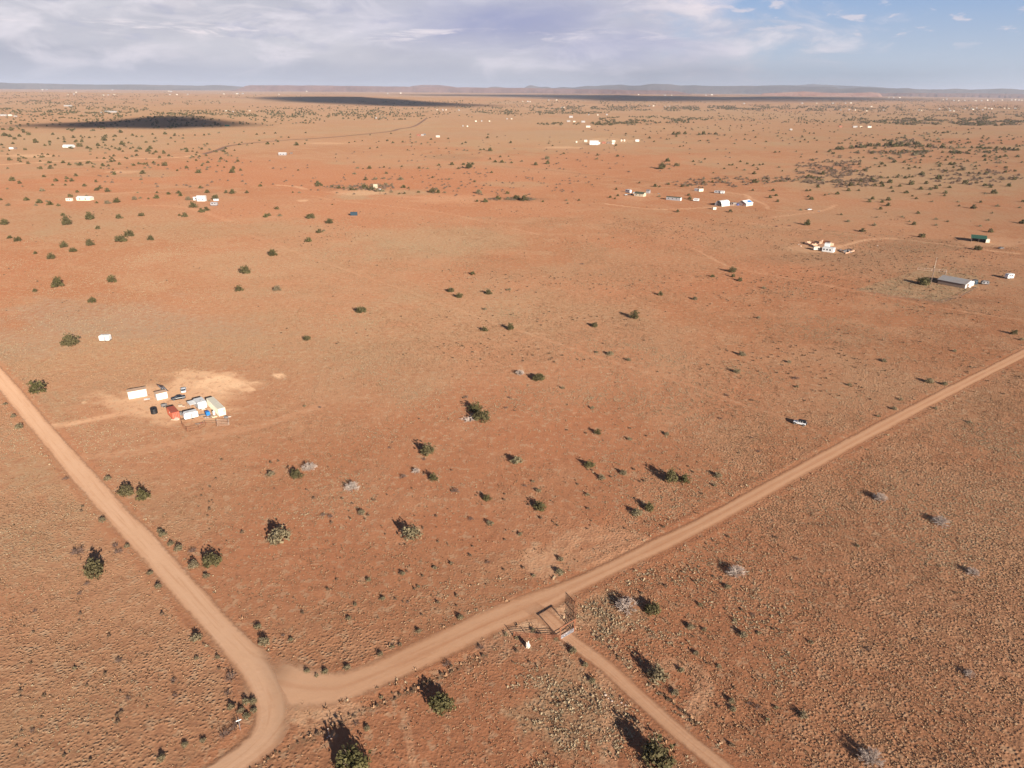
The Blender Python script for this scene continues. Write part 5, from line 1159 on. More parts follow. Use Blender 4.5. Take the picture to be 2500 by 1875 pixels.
def awning(near, label):
    o = root('awning', G(*near), CD + math.pi, label, 'awning')
    part('canopy', prism([(0, 1.95), (3.4, 2.15), (3.4, 2.22), (0, 2.02)], 'y', 0, 2.3), M_WHITE, o)
    for x in (0.1, 3.3):
        for y in (0.1, 2.2): part('post', tube((x, y, 0), (x, y, 2.0), 0.04), M_STEEL, o)
awning(cc(1243, 600), 'flat white canopy on posts along the left side of the boxy white trailer')
def tarp_box(near, label):
    o = root('covered_crate', G(*near), CD + math.pi / 2 + math.pi, label, 'crate')
    part('tarp', box(0, 1.25, 0, 1.6, 0.25, 1.5, 0.06), M_BLUE, o); part('pallet', box(0.02, 1.23, 0.02, 1.58, 0, 0.25), M_WOOD, o)
tarp_box(cc(1415, 682), 'crate under a bright blue tarp next to the long cream container')
tank(G(*cc(1492, 690)), 0.42, 1.5, 'white upright drum between the blue tarp and the cream container', M_WHITE, 'drum')
tank(G(*cc(985, 700)) + Vector((0, .5, 0)), 0.62, 1.1, 'dark drum between the red container and the small white camper', M_GREY, 'drum')
def cart(near, label):
    o = root('utility_cart', G(*near), 0.5, label, 'cart')
    part('bed', merge(box(-1.0, 1.0, -0.6, 0.6, 0.42, 0.52), box(-1.0, -0.94, -0.6, 0.6, 0.52, 0.95), box(0.94, 1.0, -0.6, 0.6, 0.52, 0.95), box(-0.94, 0.94, 0.54, 0.6, 0.52, 0.95)), M_GREY, o)
    part('machine', box(-0.7, 0.5, -0.35, 0.4, 0.53, 1.25, 0.08), M_GREY, o)
    for y in (-0.68, 0.68): wheel(o, 0.0, y, 0.32, 0.18)
    part('tow_bar', tube((1.0, 0, 0.46), (2.0, 0, 0.40), 0.04), M_GREY, o)
cart(cc(745, 575), 'small grey equipment cart at the back end of the red container')
def flat_sheet(near, label):
    o = tag(meshobj('white_sheet', *box(-1.0, 1.0, -0.5, 0.6, 0.0, 0.12, 0.04), M_WHITE), label, 'panel'); o.location = G(*near) + Vector((0, 0, 0.02)); o.rotation_euler = (0.06, 0.03, 0.35)
flat_sheet(cc(485, 462), 'white flat panel lying on the dirt between the two white sheds')
def mat_sheet(near, label):
    o = tag(meshobj('dark_pallet', *box(-1.1, 1.1, -0.35, 0.35, 0.0, 0.18, 0.03), M_GREY), label, 'pallet'); o.location = G(*near); o.rotation_euler = (0, 0, 0.12)
mat_sheet(cc(1340, 690), 'low dark slatted pallet lying between the small camper and the blue tarp')
def junk(near, seed, label, m1, m2):
    rng = random.Random(seed); o = root('scrap_heap', G(*near), 0, label, 'scrap')
    for i in range(7):
        x, y = rng.uniform(-0.9, 0.9), rng.uniform(-0.6, 0.6); s_ = rng.uniform(0.15, 0.4)
        part('plank' if i % 2 else 'block', box(x - s_ * 1.5, x + s_ * 1.5, y - s_ * 0.5, y + s_ * 0.5, 0.0, s_ * rng.uniform(0.6, 2.0), 0.02), (m1, m2)[i % 2], o).rotation_euler = (0, 0, rng.uniform(-0.4, 0.4))
junk(cc(1250, 700), 1, 'dark clutter on the bare dirt right of the small white camper', M_GREY, M_WOOD)
junk(cc(1272, 825), 2, 'brown clutter by the wire fence below the small white camper', M_WOOD, M_BRICK)
junk(cc(1480, 725), 3, 'pale scrap lying in front of the blue tarped crate', M_TANW, M_WOOD)
junk(cc(1685, 735), 4, 'scrap stacked against the near corner of the cream container', M_GREY, M_STONE)
junk(cc(915, 765), 5, 'pale scrap at the door end of the red container', M_STONE, M_TANW)
junk(cc(1320, 612), 6, 'pale bits strewn below the boxy white trailer', M_STONE, M_WHITE)
junk(cc(1150, 620), 8, 'pale clutter left of the boxy white trailer under the flat canopy', M_STONE, M_GREY)
junk(cc(1400, 740), 9, 'low clutter on bare dirt right of the fence corner', M_WOOD, M_STONE)
junk(cc(1010, 560), 7, 'pale brush and stones piled between the black car and the red container', M_STONE, M_TANW)
def wire_fence(pts, h, label, rails=2, m=M_RUST, r=0.05, step=None, name='wire_fence'):
    g = [G(*p) for p in pts]; o = root(name, g[0], 0, label, 'fence'); b = g[0]
    L_ = [Vector((p.x - b.x, p.y - b.y, p.z - b.z)) for p in g]
    for p in L_: part('post', tube(p - Vector((0, 0, 0.1)), p + Vector((0, 0, h)), r * 1.6), m, o)
    for p, q in zip(L_[:-1], L_[1:]):
        n_ = max(1, int((q - p).length / 3.0))
        for k in range(1, n_): s_ = p.lerp(q, k / n_); part('post', tube(s_ - Vector((0, 0, 0.1)), s_ + Vector((0, 0, h)), r), m, o)
        for k in range(rails):
            z_ = h * (1 - 0.85 * k / max(1, rails - 1)) - 0.04 if rails > 1 else h - 0.04
            part('rail', tube(p + Vector((0, 0, z_)), q + Vector((0, 0, z_)), r * 0.8, None, 5), m, o)
    return o
wire_fence([cc(1000, 800), cc(1025, 885), cc(1092, 948), cc(1272, 916), cc(1370, 850), cc(1538, 852)], 1.5, 'rusty post and rail fence around the near side of the compound', 3); LM.append(('the compound fence', *cc(1200, 900)))
wire_fence([cc(1540, 858), cc(1716, 848), cc(1712, 800), cc(1535, 805), cc(1540, 858)], 1.1, 'small pale pen at the right end of the compound fence', 3, M_STONE, 0.045, name='animal_pen')
p = G(243, 834); trailer('travel_trailer', p, 0.06, 4.4, 2.2, 2.75, 'lone white camper standing in open grass above the compound', nose=False, win=M_WHITE); LM.append(('the lone white camper', 252, 826))

# ---- the ranch gate
def ranch_gate():
    PL, PR = Vector((10.4, 115.1, 0)), Vector((13.4, 117.5, 0)); d = (PR - PL).normalized(); h = 3.05
    o = root('gate_frame', PL, 0, 'tall rusty overhead pipe frame straddling the dirt driveway', 'gate frame')
    z = Vector((0, 0, 1))
    part('post', tube(-z * 0.2, z * h, 0.09, None, 10), M_RUST, o); part('post', tube(PR - PL - z * 0.2, PR - PL + z * h, 0.09, None, 10), M_RUST, o)
    part('beam', tube(-d * 0.35 + z * (h + 0.06), PR - PL + d * 0.35 + z * (h + 0.06), 0.12, None, 10), M_RUST, o)
    for q, s_ in ((Vector((0, 0, 0)), -1), (PR - PL, 1)):
        part('brace', tube(q + d * s_ * 0.18 + z * (h - 0.75), q + d * s_ * 0.18 + z * (h - 0.05), 0.05), M_RUST, o)
    LM.append(('the rusty gate frame', 1385, 1540))
    g = root('pipe_gate', PL, math.atan2(d.y, d.x), 'grey metal bar gate hung closed between the rusty gate posts', 'gate'); L = (PR - PL).length
    for k in range(4): part('bar', tube((0.14, -0.06, 0.22 + 0.26 * k), (L - 0.14, -0.06, 0.22 + 0.26 * k), 0.045, None, 8), M_STEEL, g)
    for x in (0.14, L / 2, L - 0.14): part('upright', tube((x, -0.06, 0.16), (x, -0.06, 1.06), 0.034, None, 8), M_STEEL, g)
    part('brace', tube((0.2, -0.06, 0.22), (L / 2, -0.06, 1.0), 0.022), M_STEEL, g); part('brace', tube((L / 2, -0.06, 1.0), (L - 0.2, -0.06, 0.22), 0.022), M_STEEL, g)
    for pts, lab, nr in (([(10.15, 115.1), (7.44, 115.1), (4.02, 115.5), (0.8, 115.92)], 'rusty pipe wing fence running left from the gate past the white stump', 6), ([(13.6, 117.75), (13.86, 119.78), (14.07, 123.17), (14.35, 126.71)], 'rusty pipe wing fence running from the gate towards the dirt road', 7)):
        b = Vector((*pts[0], 0)); f = root('pipe_fence', b, 0, lab, 'fence')
        P = [Vector((*q, 0)) - b for q in pts]
        for q in P: part('post', tube(q - z * 0.2, q + z * 1.42, 0.08, None, 8), M_RUST, f)
        for q, r_ in zip(P[:-1], P[1:]):
            for k in range(nr): part('rail', tube(q + z * (0.18 + 1.10 * k / (nr - 1)), r_ + z * (0.18 + 1.10 * k / (nr - 1)), 0.042, None, 6), M_RUST, f)
ranch_gate()
def white_stump():
    p = G(1289, 1582); o = bpy.data.objects.new('carved_stump', None)
    rng = np.random.default_rng(4); V = []; Fc = []
    def limb(P):
        k0 = len(V); n_ = 10
        for (x, y, z_, rx, ry) in P:
            for i in range(n_):
                a = 2 * math.pi * i / n_; w_ = 1 + 0.10 * math.sin(3 * a + z_ * 4); V.append((x + rx * w_ * math.cos(a), y + ry * w_ * math.sin(a), z_))
        for k in range(len(P) - 1):
            for i in range(n_):
                j = (i + 1) % n_; Fc.append((k0 + k * n_ + i, k0 + k * n_ + j, k0 + k * n_ + n_ + j, k0 + k * n_ + n_ + i))
        Fc.append(tuple(range(k0, k0 + n_))[::-1]); Fc.append(tuple(range(k0 + (len(P) - 1) * n_, k0 + len(P) * n_)))
    limb([(0, 0, 0.35, 0.34, 0.30), (0.02, 0, 0.65, 0.56, 0.42), (-0.02, 0, 1.0, 0.52, 0.40), (-0.06, 0, 1.3, 0.38, 0.30), (-0.05, 0, 1.5, 0.2, 0.2)])
    limb([(0.0, 0, 1.2, 0.26, 0.22), (0.06, 0, 1.6, 0.17, 0.15), (0.08, 0, 1.98, 0.12, 0.11)])
    limb([(-0.25, 0, 1.15, 0.22, 0.2), (-0.32, 0, 1.5, 0.14, 0.13), (-0.34, 0, 1.72, 0.05, 0.05)])
    for x, y, dx in ((-0.32, -0.05, -0.18), (0.0, -0.18, 0.0), (0.30, 0.05, 0.10), (0.0, 0.22, 0.02)):
        limb([(x + dx, y, -0.05, 0.12, 0.12), (x, y, 0.25, 0.16, 0.15), (x * 0.8, y * 0.8, 0.62, 0.2, 0.18)])
    s_ = meshobj('carved_stump', V, Fc, M_PALE, smooth_=True); bpy.data.objects.remove(o)
    s_.location = p; s_.scale = (0.9, 0.9, 0.92); tag(s_, 'chalk white standing stump with two prongs behind the left wing fence', 'stump'); LM.append(('the white stump', 1289, 1575))
white_stump()
# ---- signs and posts at the road corner
def street_sign():
    o = root('street_sign', G(587, 1783), 0, 'white street name sign on a thin post in brush at the road corner', 'sign')
    part('post', tube((0, 0, -0.1), (0, 0, 2.25), 0.035, None, 8), M_STEEL, o)
    part('name_plate', box(-0.45, 0.45, -0.015, 0.015, 2.26, 2.46), M_WHITE, o).rotation_euler = (0, 0, 0.5)
    part('name_plate', box(-0.42, 0.42, -0.015, 0.015, 2.48, 2.68), M_WHITE, o).rotation_euler = (0, 0, 2.0)
    LM.append(('the street sign', 585, 1772))
street_sign()
def marker_post():
    o = root('marker_post', G(802, 1791), 0, 'short white marker post above the big tree at the bottom edge', 'post')
    part('post', tube((0, 0, -0.1), (-0.02, 0, 1.15), 0.05, 0.045, 8), M_STEEL, o); part('cap', lathe([(0.06, 1.14), (0.06, 1.2), (0.02, 1.24)], 8), M_WHITE, o)
marker_post()
def rock(px, py, w, seed, label, grp='pale stones'):
    p = G(px, py); rng = np.random.default_rng(seed); v, f = [], []
    prof = [(0.75, -0.1), (1.0, 0.15), (0.92, 0.45), (0.6, 0.68), (0.2, 0.75)]
    v, f = lathe(prof, 9); s_ = span(w, p) / 2
    v = [(x * s_ * (0.85 + 0.3 * rng.random()), y * s_ * (0.85 + 0.3 * rng.random()), z * s_) for x, y, z in v]
    o = tag(meshobj('stone', v, f, M_STONE), label, 'stone', grp); o.location = p
for i, (x, y, w) in enumerate([(804, 1797, 5), (808, 1803, 4), (799, 1801, 4), (812, 1798, 3)]): rock(x, y, w, i, 'pale stone heaped round the foot of the white marker post', 'stones at the marker post')
for i, (x, y, w) in enumerate([(1478, 1697, 7), (1494, 1712, 6), (1517, 1716, 6), (1527, 1722, 5), (1508, 1722, 4), (1485, 1705, 4)]): rock(x, y, w, 20 + i, 'pale pinkish stone in the loose row beside the driveway', 'stones beside the driveway')

# ---- the white off-road car
rz = math.atan2(1.56, -2.42); hd = Vector((math.cos(rz), math.sin(rz), 0)); lf = Vector((-hd.y, hd.x, 0))
offroader(Vector((97.70, 217.84, 0)) - lf * 0.80, rz, 'white four-door off-road car with black top on open ground'); LM.append(('the white off-road car', 1950, 1033))

# ---- fence of the country road, far posts
# ---- homestead with the arched hangar
def q7(x, y): return (1740 + x / 20.11, 470 + y / 20.11)
def quonset(a, b, c, h, label, openf=True, name='arched_hangar'):
    """a, b = feet of the front arch, c = far foot of the near side"""
    A, B, C = G(*a), G(*b), G(*c); ax = (C - B); ax.z = 0; L = ax.length; ang = math.atan2(ax.y, ax.x)
    Wd = abs((A - B).dot(Vector((-math.sin(ang), math.cos(ang), 0)))); Wd = max(Wd, 6.0)
    o = root(name, B, ang, label, 'hangar'); n_ = 18
    pts = [(Wd / 2 - Wd / 2 * math.cos(math.pi * i / n_), h * math.sin(math.pi * i / n_) ** 0.8 if 0 < i < n_ else 0.0) for i in range(n_ + 1)]
    k = max(4, int(L / 2.0))
    for s_ in range(k):
        x0, x1 = L * s_ / k, L * (s_ + 1) / k - 0.05; v = []; f = []
        for x in (x0, x1):
            for (y, z_) in pts: v.append((x, y, z_))
        for i in range(n_): f.append((i, n_ + 1 + i, n_ + 2 + i, i + 1))
        v2 = [(x, Wd / 2 + (y - Wd / 2) * 0.985, z_ * 0.985) for x, y, z_ in v]; m_ = len(v)
        f += [tuple(m_ + i for i in reversed(q)) for q in f[:n_]]
        part('arch_panel', (v + v2, f), M_WHITE, o)
    part('back_wall', ([(L - 0.2, y, z_) for y, z_ in pts], [tuple(range(n_ + 1))]), M_GREYW, o)
    if openf: part('door_panel', ([(0.15, y, z_ * 0.97) for y, z_ in pts[n_ // 2 + 2:]] + [(0.15, pts[n_ // 2 + 2][0], 0)], [tuple(range(len(pts[n_ // 2 + 2:]) + 1))]), M_GREYW, o)
    else: part('front_wall', ([(0.15, y, z_ * 0.98) for y, z_ in pts], [tuple(range(n_ + 1))[::-1]]), M_WHITE, o)
    part('floor', box(0.2, L - 0.3, 0.2, Wd - 0.2, 0.0, 0.04), M_ADOBE, o)
    return o
quonset(q7(10, 650), q7(440, 692), q7(850, 640), 5.2, 'big white arched metal hangar with its dark open end facing left'); LM.append(('the big arched hangar', 1762, 495))
def gable3(name, a, b, c, hw, rise, wallm, sidem, roofm, label, cat='house', panel=None):
    """gable end a-b, long side b-c"""
    A, B, C = G(*a), G(*b), G(*c); ax = (C - B); ax.z = 0; L = ax.length; ang = math.atan2(ax.y, ax.x)
    Wd = max(4.0, abs((A - B).dot(Vector((-math.sin(ang), math.cos(ang), 0)))))
    o = root(name, B, ang, label, cat)
    part('wall', box(0, L, 0, Wd, 0, hw), sidem, o)
    part('gable_wall', prism([(0.02, 0), (Wd - 0.02, 0), (Wd - 0.02, hw), (Wd / 2, hw + rise - 0.05), (0.02, hw)], 'x', -0.04, L - 0.02), wallm, o)
    for s_ in (0, 1):
        y0 = -0.35 if s_ == 0 else Wd + 0.35; z0 = hw - 0.35 * rise / (Wd / 2)
        part('roof_slope', prism([(y0, z0), (Wd / 2, hw + rise), (Wd / 2, hw + rise + 0.14), (y0, z0 + 0.14)], 'x', -0.5, L + 0.3), roofm, o)
        part('barge_board', prism([(y0, z0 - 0.12), (Wd / 2, hw + rise - 0.12), (Wd / 2, hw + rise - 0.01), (y0, z0 - 0.01)], 'x', -0.56, -0.44), M_GREY, o)
    part('door', box(-0.09, -0.045, Wd * 0.30, Wd * 0.30 + 1.0, 0.02, 2.05), M_BRICK, o)
    for yy in (0.55, 0.75):
        w_ = part('window', box(-0.09, -0.045, Wd * yy, Wd * yy + 0.9, 1.0, 1.9), M_WHITE, o); part('pane', box(-0.11, -0.092, Wd * yy + 0.08, Wd * yy + 0.82, 1.08, 1.82), M_GLASS, w_)
    for xx in (0.25, 0.6):
        w_ = part('window', box(L * xx, L * xx + 1.2, -0.06, -0.002, 1.0, 1.9), M_WHITE, o); part('pane', box(L * xx + .08, L * xx + 1.12, -0.08, -0.062, 1.08, 1.82), M_GLASS, w_)
    if panel:
        sl = math.hypot(rise, Wd / 2); f = lambda u, v_: (u, v_ * Wd / 2 - 0.0, hw + rise * v_ + 0.20)
        part('roof_panel', ([f(L * 0.45, 0.25), f(L * 0.95, 0.1), f(L * 0.95, 0.75), f(L * 0.45, 0.75)], [(0, 1, 2, 3)]), panel, o)
    return o
gable3('house', q7(1215, 625), q7(1640, 682), q7(1965, 628), 2.6, 2.4, M_PINK, M_CREAM, M_WHITE, 'white roofed gabled house with blue roof panel right of the big hangar', panel=M_BLUE); LM.append(('the house with the blue roof panel', 1819, 495))
def ramada():
    o = root('ramada', G(*q7(900, 672)), -0.1, 'open post and beam shelter between the big hangar and the gabled house', 'shelter')
    for x in (0.2, 2.2, 4.6):
        for y in (0.2, 5.0): part('post', tube((x, y, 0), (x, y, 3.0), 0.14), M_STONE, o)
    part('roof', box(-0.3, 5.2, 1.5, 5.6, 3.0, 3.2), M_WOOD, o); part('roof_panel', box(1.6, 5.4, -0.4, 1.4, 2.9, 3.05), M_WHITE, o)
    part('wall', box(0, 5.0, 5.0, 5.2, 0, 2.9), M_WOOD, o)
ramada()
def tarp_tent(px, py, w, h, m, label, name='covered_pile', cat='tarp'):
    p = G(px, py); s_ = span(w, p); v, f = lathe([(0.5, 0.0), (0.48, 0.3), (0.36, 0.7), (0.12, 0.95)], 11)
    rng = random.Random(int(px)); v = [(x * s_ * rng.uniform(0.85, 1.15), y * s_ * 0.7, z * h * rng.uniform(0.85, 1.1)) for x, y, z in v]
    o = tag(meshobj(name, v, f, m), label, cat); o.location = p + Vector((0, s_ * 0.3, 0))
tarp_tent(*q7(1240, 640), 8.5, 2.0, solid('faded_blue_tarp', (0.09, 0.10, 0.24), 0.6), 'heap under a faded blue tarp in front of the gabled house')
shed('storage_shed', q7(20, 845), q7(170, 840), 2.4, 2.0, M_CREAM, M_CREAM, 'small cream shed in front of the open end of the big hangar', kind='flat', wins=0, doors=0)
# mobile home, campers and the small houses left of the hangar
shed('mobile_home', (1626, 487.5), (1660.5, 490.5), 4.2, 2.9, M_GREYW, M_DGREEN, 'long grey mobile home with white end wall, left of the big hangar', 'mobile home', 'gable', rise=0.55, wins=3, doors=2); LM.append(('the long grey mobile home', 1645, 488))
part('end_wall', box(0, 0.05, 0, 4.2, 0, 2.9), M_WHITE, bpy.data.objects['mobile_home']).location = (frame((1626, 487.5), (1660.5, 490.5))[2] + 0.003, 0, 0)
A, rz, L0 = frame((1692, 491), (1705.5, 492)); trailer('travel_trailer', A, rz, max(L0, 4.5), 2.3, 2.8, 'white camper right of the dark junipers beside the long grey mobile home')
A, rz, L0 = frame((1695, 466), (1705, 467.5)); container('storage_container', A, rz, 6.0, 2.5, 2.7, M_WHITE, 'white metal container, leftmost of the pair behind the grey mobile home')
A, rz, L0 = frame((1706.5, 467.8), (1716, 467.2)); container('storage_container', A, rz, 6.0, 2.5, 2.9, M_CREAM, 'cream metal container, rightmost of the pair behind the grey mobile home')
A, rz, L0 = frame((1743, 471.5), (1757, 472.5)); trailer('travel_trailer', A, rz, 7.5, 2.4, 2.9, 'silver and white camper parked behind the big arched hangar', M_GREYW)
A, rz, L0 = frame((1756, 473.5), (1765, 474)); trailer('travel_trailer', A + Vector((1.5, 2, 0)), rz, 4.5, 2.4, 3.0, 'shorter white camper behind the big arched hangar, right of the silver one')
gable3('house', (1543, 478), (1571, 480.3), (1574.5, 479.0), 2.5, 1.5, M_TANW, M_TANW, M_DGREEN, 'tan house with dark green roof among parked vehicles') if False else shed('house', (1548, 478.4), (1570.5, 480.6), 6.5, 2.7, M_TANW, M_DGREEN, 'tan house with dark green gabled roof beside a motorhome', 'house', 'gable', rise=1.7, wins=2); LM.append(('the tan house with the green roof', 1560, 478))
shed('storage_shed', (1577, 471.6), (1585, 472.2), 3.5, 2.6, M_GREYW, M_GREY, 'small grey shed behind the tan house with the green roof', kind='gable', rise=1.2, wins=1, doors=0)
A, rz, L0 = frame((1527, 470.5), (1543, 473.5)); trailer('motorhome', A + Vector((0, 3, 0)), rz, 8.0, 2.5, 3.4, 'large white motorhome left of the tan house with the green roof', cat='motorhome', strip=M_GREYW)
p = G(1529, 477.0); sedan('parked_car', p, 0.2, M_CARBLK, 'dark car parked in front of the large white motorhome', 4.8)
p = G(1541, 476.5); sedan('parked_car', p, 2.9, M_CARBLK, 'dark car parked between the motorhome and the tan house', 4.6)
p = G(1536, 472.0); sedan('parked_car', p + Vector((6, 0, 0)), 0.4, M_CARWHT, 'white car nosed up to the tan house', 4.6)
junk((1609, 473), 11, 'loose pale scrap on red ground right of the grey shed', M_STONE, M_GREY)
p = G(1976, 512.5); sedan('parked_car', p, 0.25, M_CARWHT, 'white car parked alone on red dirt right of the hangar homestead', 4.8); LM.append(('the white car right of the hangar', 1976, 512))
junk((1998, 516), 12, 'brown brush heap right of the lone white car', M_WOOD, M_GREY)
# ---- adobe ruin and white house
def z8(x, y): return (1940 + x / 3.95, 550 + y / 3.95)
shed('house', z8(262, 252), z8(368, 266), 5.0, 2.9, M_WHITE, M_WHITE, 'white flat-roofed house with dark window openings below the adobe ruins', 'house', 'flat', over=0.05, wins=3, doors=0); LM.append(('the white flat-roofed house', 2020, 612))
shed('house', z8(280, 235), z8(330, 240), 4.0, 4.4, M_WHITE, M_WHITE, 'taller white block at the back of the flat-roofed white house', 'house', 'flat', over=0.05, wins=0, doors=0)
shed('storage_shed', z8(370, 255), z8(402, 238), 3.0, 2.5, M_CREAM, M_CREAM, 'cream lean-to at the right end of the white flat-roofed house', kind='flat', wins=0, doors=0, L=3.0)
A, rz, L0 = frame(z8(182, 243), z8(222, 243)); trailer('travel_trailer', A, rz, 4.5, 2.2, 2.6, 'white camper left of the white flat-roofed house', M_CREAM)
def ruin(pts, h, label, seed, m=M_ADOBE):
    rng = random.Random(seed); g = [G(*p) for p in pts]; b = g[0]; o = root('adobe_wall', b, 0, label, 'ruin')
    for p, q in zip(g[:-1], g[1:]):
        n_ = max(1, int((q - p).length / 1.6)); d = (q - p); d.z = 0; L_ = d.length; a = math.atan2(d.y, d.x)
        for k in range(n_):
            hh = h * rng.uniform(0.45, 1.0)
            w_ = part('wall_block', box(0, L_ / n_ - 0.02, -0.2, 0.2, -0.1, hh, 0.03), m, o); w_.location = (p - b) + d * (k / n_); w_.rotation_euler = (0, 0, a)
ruin([z8(95, 182), z8(160, 172), z8(235, 190), z8(160, 200), z8(95, 182)], 2.0, 'roofless adobe room, leftmost of the ruins', 1)
ruin([z8(235, 192), z8(270, 165), z8(335, 180), z8(375, 196), z8(300, 205), z8(235, 195)], 2.6, 'roofless adobe room with a tall corner, rightmost of the ruins', 2)
ruin([z8(425, 240), z8(490, 275), z8(575, 250), z8(520, 232)], 1.1, 'low broken adobe wall right of the white flat-roofed house', 3)
def dark_floor():
    o = tag(meshobj('rubble_heap', *merge(*[box(x - 0.8, x + 0.8, y - 0.6, y + 0.6, 0, 0.4 + 0.5 * random.random(), 0.08) for x, y in [(random.uniform(-4, 4), random.uniform(-4, 4)) for _ in range(26)]]), M_GREY), 'dark heap of rubble inside the low broken adobe wall', 'rubble'); o.location = G(*z8(490, 252)); o['kind'] = 'stuff'
dark_floor()
for i, (x, y) in enumerate([(40, 190), (62, 205), (800, 202)]): tarp_tent(*z8(x, y), 3.5, 0.8, M_STONE, ['pale rubble lump left of the adobe ruins', 'second pale rubble lump left of the adobe ruins', 'pale lump lying alone right of the adobe ruins'][i], 'rubble_lump', 'rubble')
# ---- green-roofed barn
def green_barn():
    A, rz, L0 = frame(z8(1700, 160), z8(1832, 172)); o = root('barn', A, rz, 'open barn with dark green metal roof and white end wall', 'barn')
    L, Wd, h0, h1 = 9.5, 9.0, 3.0, 4.0
    for x in (0.1, L / 2, L - 0.1): part('post', tube((x, 0.1, 0), (x, 0.1, h0), 0.12), M_WOOD, o)
    part('back_wall', box(0, L, Wd - 0.12, Wd, 0, h1 - 0.1), M_WOOD, o); part('side_wall', box(0, 0.12, 1.2, Wd - 0.14, 0, h0 - 0.2), M_WOOD, o)
    part('end_wall', prism([(0.5, 0), (Wd, 0), (Wd, h1 - 0.1), (0.5, h0)], 'x', L - 0.12, L), M_WHITE, o)
    part('roof', prism([(-0.5, h0), (Wd + 0.4, h1 + 0.05), (Wd + 0.4, h1 + 0.17), (-0.5, h0 + 0.12)], 'x', -0.5, L + 0.4), M_GREENR, o)
    part('lean_to', box(L + 0.05, L + 2.6, 3.0, 7.5, 0, 2.3), M_CREAM, o)
    LM.append(('the green-roofed barn', 2395, 585))
green_barn()
p = G(*z8(1990, 226)); sedan('parked_car', p, 0.3, M_GREY, 'grey car parked to the right of the green-roofed barn', 4.6)
# ---- long barn, mast, tank
def long_barn():
    A, rz, L0 = frame(z8(1378, 562), z8(1640, 612)); o = root('barn', A, rz, 'long low barn with weathered grey metal roof in a fenced yard', 'barn')
    L, Wd, h0, rise = L0, 13.0, 2.6, 1.5
    nb = int(L / 0.9); me = bpy.data.meshes.new('board'); v, f = box(0, L / nb - 0.06, -0.05, -0.003, 0.05, h0); me.from_pydata(v, [], f); me.materials.append(M_WOOD)
    for i in range(nb):
        b = bpy.data.objects.new('board', me); COL.objects.link(b); b.parent = o; b.location = (i * L / nb, 0, 0); b.scale = (1, 1, random.uniform(0.94, 1.0))
    part('wall', box(0, L, 0, Wd, 0, h0), M_WOOD, o)
    part('gable_wall', prism([(0.02, 0), (Wd - 0.02, 0), (Wd - 0.02, h0), (Wd / 2, h0 + rise - 0.05), (0.02, h0)], 'x', 0.02, L + 0.04), M_WHITE, o)
    part('roof_slope', prism([(-0.6, h0 - 0.1), (Wd / 2, h0 + rise), (Wd / 2, h0 + rise + 0.12), (-0.6, h0 + 0.02)], 'x', -0.5, L + 0.4), M_GREYR, o)
    part('roof_slope', prism([(Wd + 0.6, h0 - 0.1), (Wd / 2, h0 + rise), (Wd / 2, h0 + rise + 0.12), (Wd + 0.6, h0 + 0.02)], 'x', 3.0, L + 1.4), M_GREYR, o)
    part('door', box(L + 0.045, L + 0.09, 2.0, 5.0, 0.02, 2.4), M_WOOD, o)
    LM.append(('the long grey barn', 2328, 690))
long_barn()
def mast():
    o = root('radio_mast', G(*z8(1308, 578)), 0, 'tall thin mast with pale tip rising beside the long grey barn', 'mast')
    part('pole', tube((0, 0, -0.3), (0, 0, 10.2), 0.22, 0.16, 8), M_WOOD, o); part('whip', tube((0, 0, 10.2), (0.05, 0, 16.8), 0.09, 0.05, 6), M_PALE, o)
    for z_ in (9.6, 7.0): part('bracket', box(-0.35, 0.35, -0.06, 0.06, z_, z_ + 0.12), M_GREY, o)
mast()
tank(G(*z8(1745, 570)) + Vector((0, 1.2, 0)), 1.6, 2.6, 'dark round water tank at the right end of the long grey barn', M_TEAL)
A, rz, L0 = frame(z8(1800, 572), z8(1850, 575)); trailer('stock_trailer', A, rz, 4.0, 2.0, 2.2, 'dark stock trailer right of the round water tank', M_GREY)
tarp_tent(*z8(1685, 602), 10, 1.4, M_WHITE, 'white wrapped heap at the near corner of the long grey barn')
A, rz, L0 = frame(z8(2050, 520), z8(2118, 516)); trailer('travel_trailer', A, rz, 4.6, 2.4, 3.1, 'white camper standing alone at the right edge of the view', M_WHITE); LM.append(('the white camper at the right edge', 2467, 676))
wire_fence([z8(1185, 428), z8(1320, 440), z8(1462, 450), z8(1455, 478)], 1.3, 'pale rail fence behind the mast and the long grey barn', 2, M_STONE, 0.08)
wire_fence([z8(600, 628), z8(900, 690), z8(1200, 725), z8(1420, 745), z8(1600, 690), z8(1750, 605)], 1.2, 'weathered wire fence along the near side of the barn yard', 2, M_WOOD, 0.06)
# ---- middle distance
def far_house(px, py, wpx, label, m=M_WHITE, roofm=M_WHITE, name='house', cat='house', h=3.0, kind='gable', group=None, ratio=0.5):
    p = G(px - wpx / 2, py); L = max(3.0, span(wpx, p)); Wd = min(9.0, max(2.6, L * ratio))
    o = root(name, p, random.uniform(-0.08, 0.08), label, cat, group)
    part('wall', box(0, L, 0, Wd, -0.4, h), m, o)
    if kind == 'gable':
        part('roof', prism([(-0.3, h - 0.05), (Wd / 2, h + Wd * 0.2), (Wd + 0.3, h - 0.05)], 'x', -0.3, L + 0.3), roofm, o)
    else: part('roof', box(-0.15, L + 0.15, -0.15, Wd + 0.15, h + 0.003, h + 0.2), roofm, o)
    for xx in (0.2, 0.62):
        part('window', box(L * xx, L * xx + min(1.4, L * 0.14), -0.06, -0.003, 1.0, 2.0), M_GLASS, o)
    return o
shed('storage_container', (855.5, 526.5), (872.5, 526.5), 2.6, 2.7, M_TEAL, M_TEAL, 'lone dark blue container on bare red ground', 'container', 'flat', over=0.02, wins=0, doors=0); LM.append(('the lone dark blue container', 864, 524))
